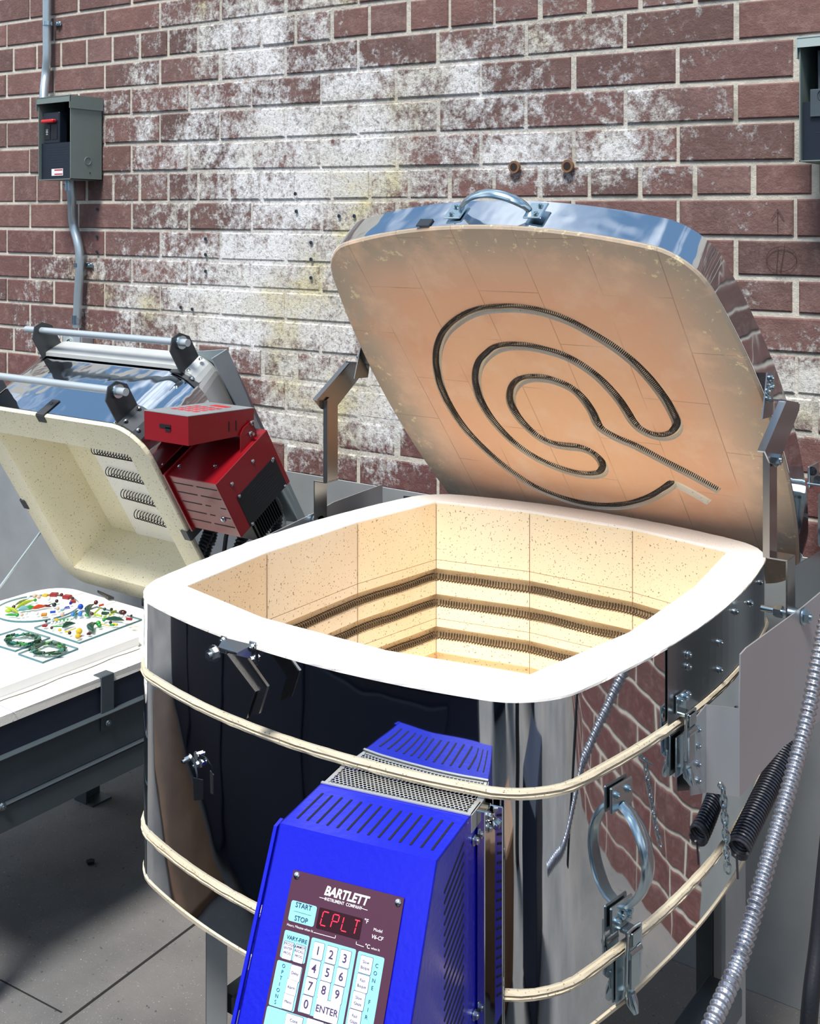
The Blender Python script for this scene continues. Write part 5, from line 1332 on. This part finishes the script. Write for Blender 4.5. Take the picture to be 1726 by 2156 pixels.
# ================================================================== DISCONNECT BOXES, CONDUIT, OUTLET
def disconnect(x0, x1, z0, z1, yf, yb, lab, sw):
    t = thing('disconnect_box', lab, 'electrical box', ((x0 + x1) / 2, yb, z0))
    b = MB(); b.box((x1 - .001, (yf + yb) / 2, (z0 + z1) / 2), (.002, yb - yf, z1 - z0)); b.box((x0 + .001, (yf + yb) / 2, (z0 + z1) / 2), (.002, yb - yf, z1 - z0))
    b.box(((x0 + x1) / 2, yb - .001, (z0 + z1) / 2), (x1 - x0, .002, z1 - z0)); b.box(((x0 + x1) / 2, (yf + yb) / 2, z0 + .001), (x1 - x0, yb - yf, .002)); b.obj('enclosure', 'greyenc', t)
    b = MB(); b.box(((x0 + x1) / 2, (yf + yb) / 2 - .003, z1 + .001), (x1 - x0 + .008, yb - yf + .006, .002)); b.box(((x0 + x1) / 2, yf - .004, z1 - .008), (x1 - x0 + .008, .002, .018))
    for xx in (x0 - .003, x1 + .003): b.box((xx, (yf + yb) / 2 - .003, z1 - .018), (.002, yb - yf + .006, .036))
    b.obj('rain_hood', 'greyenc' if sw else 'greylt', t)
    w = x1 - x0
    b = MB(); b.box(((x0 + x1) / 2, yf + .010, z0 + .055), (w - .008, .003, .106)); b.obj('lower_cover', 'navyp', t)
    b = MB(); 
    for k in range(9): b.box(((x0 + x1) / 2 + (k % 2) * .004, yf + .0083, z0 + .095 - k * .0072), (w * (.62 - .1 * (k % 3)), .0004, .0016))
    b.obj('cover_print', 'standd', t)
    b = MB(); b.box(((x0 + x1) / 2, yb - .012, (z0 + z1) / 2 + .02), (w - .006, .02, z1 - z0 - .05)); b.obj('inner_panel', 'black' if sw else 'navyp', t)
    if sw:
        b = MB(); bx_ = x0 + w * .34; b.box((bx_, yf + .022, z0 + .152), (w * .50, .030, .092), bev=.003); b.obj('breaker', 'navyp', t)
        b = MB()
        for q in (-1, 1): b.box((bx_ + q * .016, yf + .0065, z0 + .140), (.026, .002, .044)); 
        b.obj('breaker_pole', 'black', t)
        b = MB(); b.box((bx_ + .0, yf - .002, z0 + .171), (.056, .016, .010), bev=.003); b.obj('red_switch_tie', 'redsw', t)
        text('breaker_rating', '100', (bx_ - .016, yf + .0052, z0 + .140), (0, 0, 1), (-1, 0, 0), .013, 'white', t)
        b = MB(); b.box(((x0 + x1) / 2 + .004, yf + .0078, z0 + .022), (.052, .001, .020)); b.obj('warning_label', 'white', t)
        b = MB(); b.box(((x0 + x1) / 2 + .010, yf + .0070, z0 + .0285), (.036, .0006, .003)); b.box(((x0 + x1) / 2 + .010, yf + .0070, z0 + .0165), (.036, .0006, .003)); b.obj('label_print', 'redlab', t)
        b = MB(); b.tube([V3(x1 + .0005, (yf + yb) / 2 + .004, z0 + .055) + V3(0, math.cos(a), math.sin(a)) * .011 for a in np.linspace(0, 2 * pi, 20, endpoint=False)], .0011, 6, closed=True); b.obj('knockout', 'greyenc', t)
        b = MB(); b.box((x0 - .006, yb - .028, z0 + .090), (.012, .05, .12), bev=.005); b.obj('side_bracket', 'greylt', t)
        b = MB(); b.tube([(x1 + .0002, yb - .02, z1 - .022), (x1 + .0038, yb - .02, z1 - .022)], .002, 8); b.tube([(x1 + .0002, yb - .045, z0 + .02), (x1 + .001, yb - .045, z0 + .02)], .002, 8); b.obj('cover_screw', 'bolt_d', t)
    else:
        b = MB(); b.box((x0 + w * .36, yf + .03, z0 + .165), (w * .36, .003, .075), rotm((1, 0, 0), .05)); b.obj('label_card', 'stand', t)
        b = MB(); b.box((x0 + w * .30, yf + .006, z0 + .105), (w * .34, .006, .05), bev=.001); b.obj('rating_plate', 'stand', t)
        text('rating_lettering', 'UL', (x0 + w * .30, yf + .0025, z0 + .118), (1, 0, 0), (0, 0, 1), .012, 'bolt_d', t)
        b = MB(); b.tube([V3(x0 + w * .30, yf + .0025, z0 + .118) + V3(math.cos(a), 0, math.sin(a)) * .010 for a in np.linspace(0, 2 * pi, 20, endpoint=False)], .0007, 5, closed=True); b.obj('rating_mark', 'bolt_d', t)
    return t
yw = W + .002
disconnect(-1.89, -1.742, .672, .912, .585, yw - .003, 'grey green disconnect box with red switch tie on the wall at upper left', True)
disconnect(.331, .471, .653, .876, .585, yw - .003, 'grey disconnect box without red switch, cut by the right picture edge', False)
def conduit(pts, r, lab):
    b = MB(); b.tube(smoothp(pts, 10), r, 18); return b.obj('conduit', 'galvc', label=lab, cat='conduit', group=None)
def wpt(u, v, y=None): return ay(u, v, W - .022 if y is None else y)
c1 = conduit([wpt(99, -60), wpt(99, 60), wpt(99, 120), wpt(96, 160), wpt(93, 190, W - .04), wpt(92, 216, W - .05)], .0132, 'upper galvanised conduit rising from the disconnect box')
c2_ = conduit([wpt(148, 374, W - .050), wpt(151, 420, W - .045), wpt(154, 470), wpt(166, 520), wpt(168, 560), wpt(165, 620), wpt(162, 690)], .0132, 'lower galvanised conduit between disconnect box and outlet')
def strap(u, v, parent, sgn=1):
    P = wpt(u, v); b = MB(); b.tube([P + V3(0, 0, -.006), P + V3(0, 0, .006)], .0150, 18); b.box(P + V3(.026 * sgn, .018, 0), (.030, .003, .014), bev=.001); b.hexbolt(P + V3(.030 * sgn, .0165, 0), (0, -1, 0), .005); b.obj('conduit_strap', 'zinc', parent)
strap(100, 50, c1); strap(166, 558, c2_)
b = MB(); P = wpt(148, 391, W - .048); b.tube([P + V3(0, 0, -.014), P + V3(0, 0, .016)], .0165, 18); b.hexbolt(P + V3(-.014, -.010, .0), (-.7, -.7, 0), .004); b.obj('conduit_coupling', 'zinc', c2_)
b = MB(); P = wpt(162, 672); b.tube([P + V3(0, 0, -.014), P + V3(0, 0, .012)], .0150, 18); b.obj('conduit_coupling', 'zinc', c2_)
ob = thing('outlet_box', 'grey steel outlet box with twist socket behind the lifting rod', 'outlet', ay(150, 720, W))
P = ay(150, 722, W - .045)
b = MB(); b.box(P + V3(.008, .024, -.035), (.075, .048, .115), bev=.004); b.obj('box_body', 'galv', ob)
b = MB(); b.box(P + V3(.004, -.002, -.035), (.078, .004, .118), bev=.004); b.obj('face_plate', 'rod', ob)
for dz in (.000, -.055): 
    b = MB(); b.tube([P + V3(-.002, -.004, dz), P + V3(-.002, -.007, dz)], .018, 20); b.obj('socket', 'greylt', ob)
    b = MB(); b.tube([P + V3(-.002, -.007, dz) + V3(math.cos(a), 0, math.sin(a)) * .010 for a in np.linspace(.3, 2.8, 10)], .0016, 5); b.obj('socket_slot', 'bolt_d', ob)

# junction box at the right behind the lid
P = ay(1705, 1065, .60); jb = thing('junction_box', 'galvanised junction box behind the right edge of the kiln lid', 'electrical box', P + V3(.03, .09, 0))
b = MB(); b.box((.43, .565, .020), (.105, .07, .108), bev=.010); b.obj('box_body', 'zinc', jb)
b = MB(); b.box((.41, .62, .075), (.12, .11, .004), bev=.001); b.box((.352, .60, .085), (.004, .06, .04), bev=.001); b.obj('wall_bracket', 'zinc', jb)
b = MB()
for x, z in ((.385, .055), (.385, -.015), (.47, .055)): b.piece(); b.tube([(x + .012, .5295, z), (x + .012, .528, z)], .003, 8)
b.hexbolt((.355, .585, .095), (0, -1, 0), .006); b.hexbolt((.365, .585, .08), (0, -1, 0), .006); b.obj('box_screw', 'bolt_d', jb)

# ---- silver flexible conduit and black cable on the right
XF = .535
fp = [ax(u, v, XF) for u, v in ((1790, 1180), (1745, 1290), (1724, 1380), (1697, 1520), (1655, 1680), (1612, 1830), (1578, 1950), (1545, 2050), (1505, 2140), (1470, 2230))]
corr(fp, .0092, .0085, 'flexible_conduit', 'flex', None, amp=.14, label='silver ribbed flexible conduit hanging at the right edge', cat='conduit')
XB = .60
b = MB(); b.tube(smoothp([ax(u, v, XB) for u, v in ((1760, 1600), (1735, 1850), (1722, 1980), (1708, 2090), (1700, 2180))], 6), .0095, 12); b.obj('black_cable', 'black', label='thick black cable in the lower right corner', cat='cable')
# ---- grit on the floor
for u, v, s_ in ((191, 1817, .010), ):
    P = az(u, v, FL + .001); b = MB(); b.prism([P + V3(*p) * s_ for p in ((-1, -.5, 0), (.2, -1, 0), (1, .1, 0), (.3, .9, 0), (-.7, .6, 0))], (0, 0, .006)); b.obj('debris_chip', 'chip', label='small dark chip lying on the concrete floor', cat='debris')

# ---- unseen stand-ins added in front for the polished steel to mirror
cab = thing('standin_cabinet', 'unseen dark navy stand-in cabinet added to be mirrored in the polished steel front', 'cabinet', (-.75, -1.5, FL))  # added so the left front steel reflects dark navy
b = MB(); b.box((-1.05, -1.50, -.61), (2.6, .80, .66), bev=.01); b.obj('cabinet_body', 'navycab', cab)
b = MB(); b.box((-1.05, -1.50, -.268), (2.64, .84, .024), bev=.004); b.obj('worktop', 'standd', cab)
for x in (-1.95, -1.35, -.75, -.15): b = MB(); b.box((x, -1.095, -.61), (.56, .012, .60), bev=.004); b.obj('door', 'navycab', cab)
b = MB(); b.box((-1.65, -.90, FL + .012), (1.3, .34, .024), bev=.003); b.obj('standin_board', 'wood', label='unseen brown wooden stand-in board added on the floor in front of the cabinet', cat='board')
lk = thing('standin_locker', 'unseen tall dark blue stand-in locker added for the reflection in the steel corner', 'locker', (1.0, -2.7, FL))  # locker, panel and screen added to streak the reflecting steel corner
b = MB(); b.box((1.0, -2.7, -.06), (.62, .45, 1.78), bev=.01); b.obj('locker_body', 'navycab', lk)
for x in (.85, 1.15): b = MB(); b.box((x, -2.47, -.06), (.28, .012, 1.70), bev=.004); b.obj('door', 'standd', lk)
b = MB(); b.box((1.62, -2.6, -.25), (.34, .04, 1.4), bev=.003); b.obj('standin_panel', 'wood', label='unseen brown wooden stand-in panel added beside the dark blue locker', cat='board')
b = MB(); b.box((2.3, -1.9, -.35), (.06, .9, 1.2), bev=.003); b.obj('standin_screen', 'standd', label='unseen dark slate stand-in screen added right of the wooden panel', cat='screen')
tub = MB(); tub.box((1.22, -.88, -.74), (.36, .34, .42), bev=.02); tub.obj('standin_tub', 'navycab', label='unseen navy stand-in tub added right of the kiln to be mirrored in its corner', cat='tub')  # low tub, crate and post added for streaks in the kiln corner
cr = MB(); cr.box((.78, -1.30, -.80), (.22, .26, .30), bev=.01); cr.obj('standin_crate', 'wood', label='unseen brown wooden stand-in crate added in front of the kiln corner', cat='crate')
cr = MB(); cr.box((1.25, -1.45, -.72), (.10, .10, .47), bev=.01); cr.obj('standin_post', 'black', label='unseen black stand-in post added on the floor below the camera', cat='post')
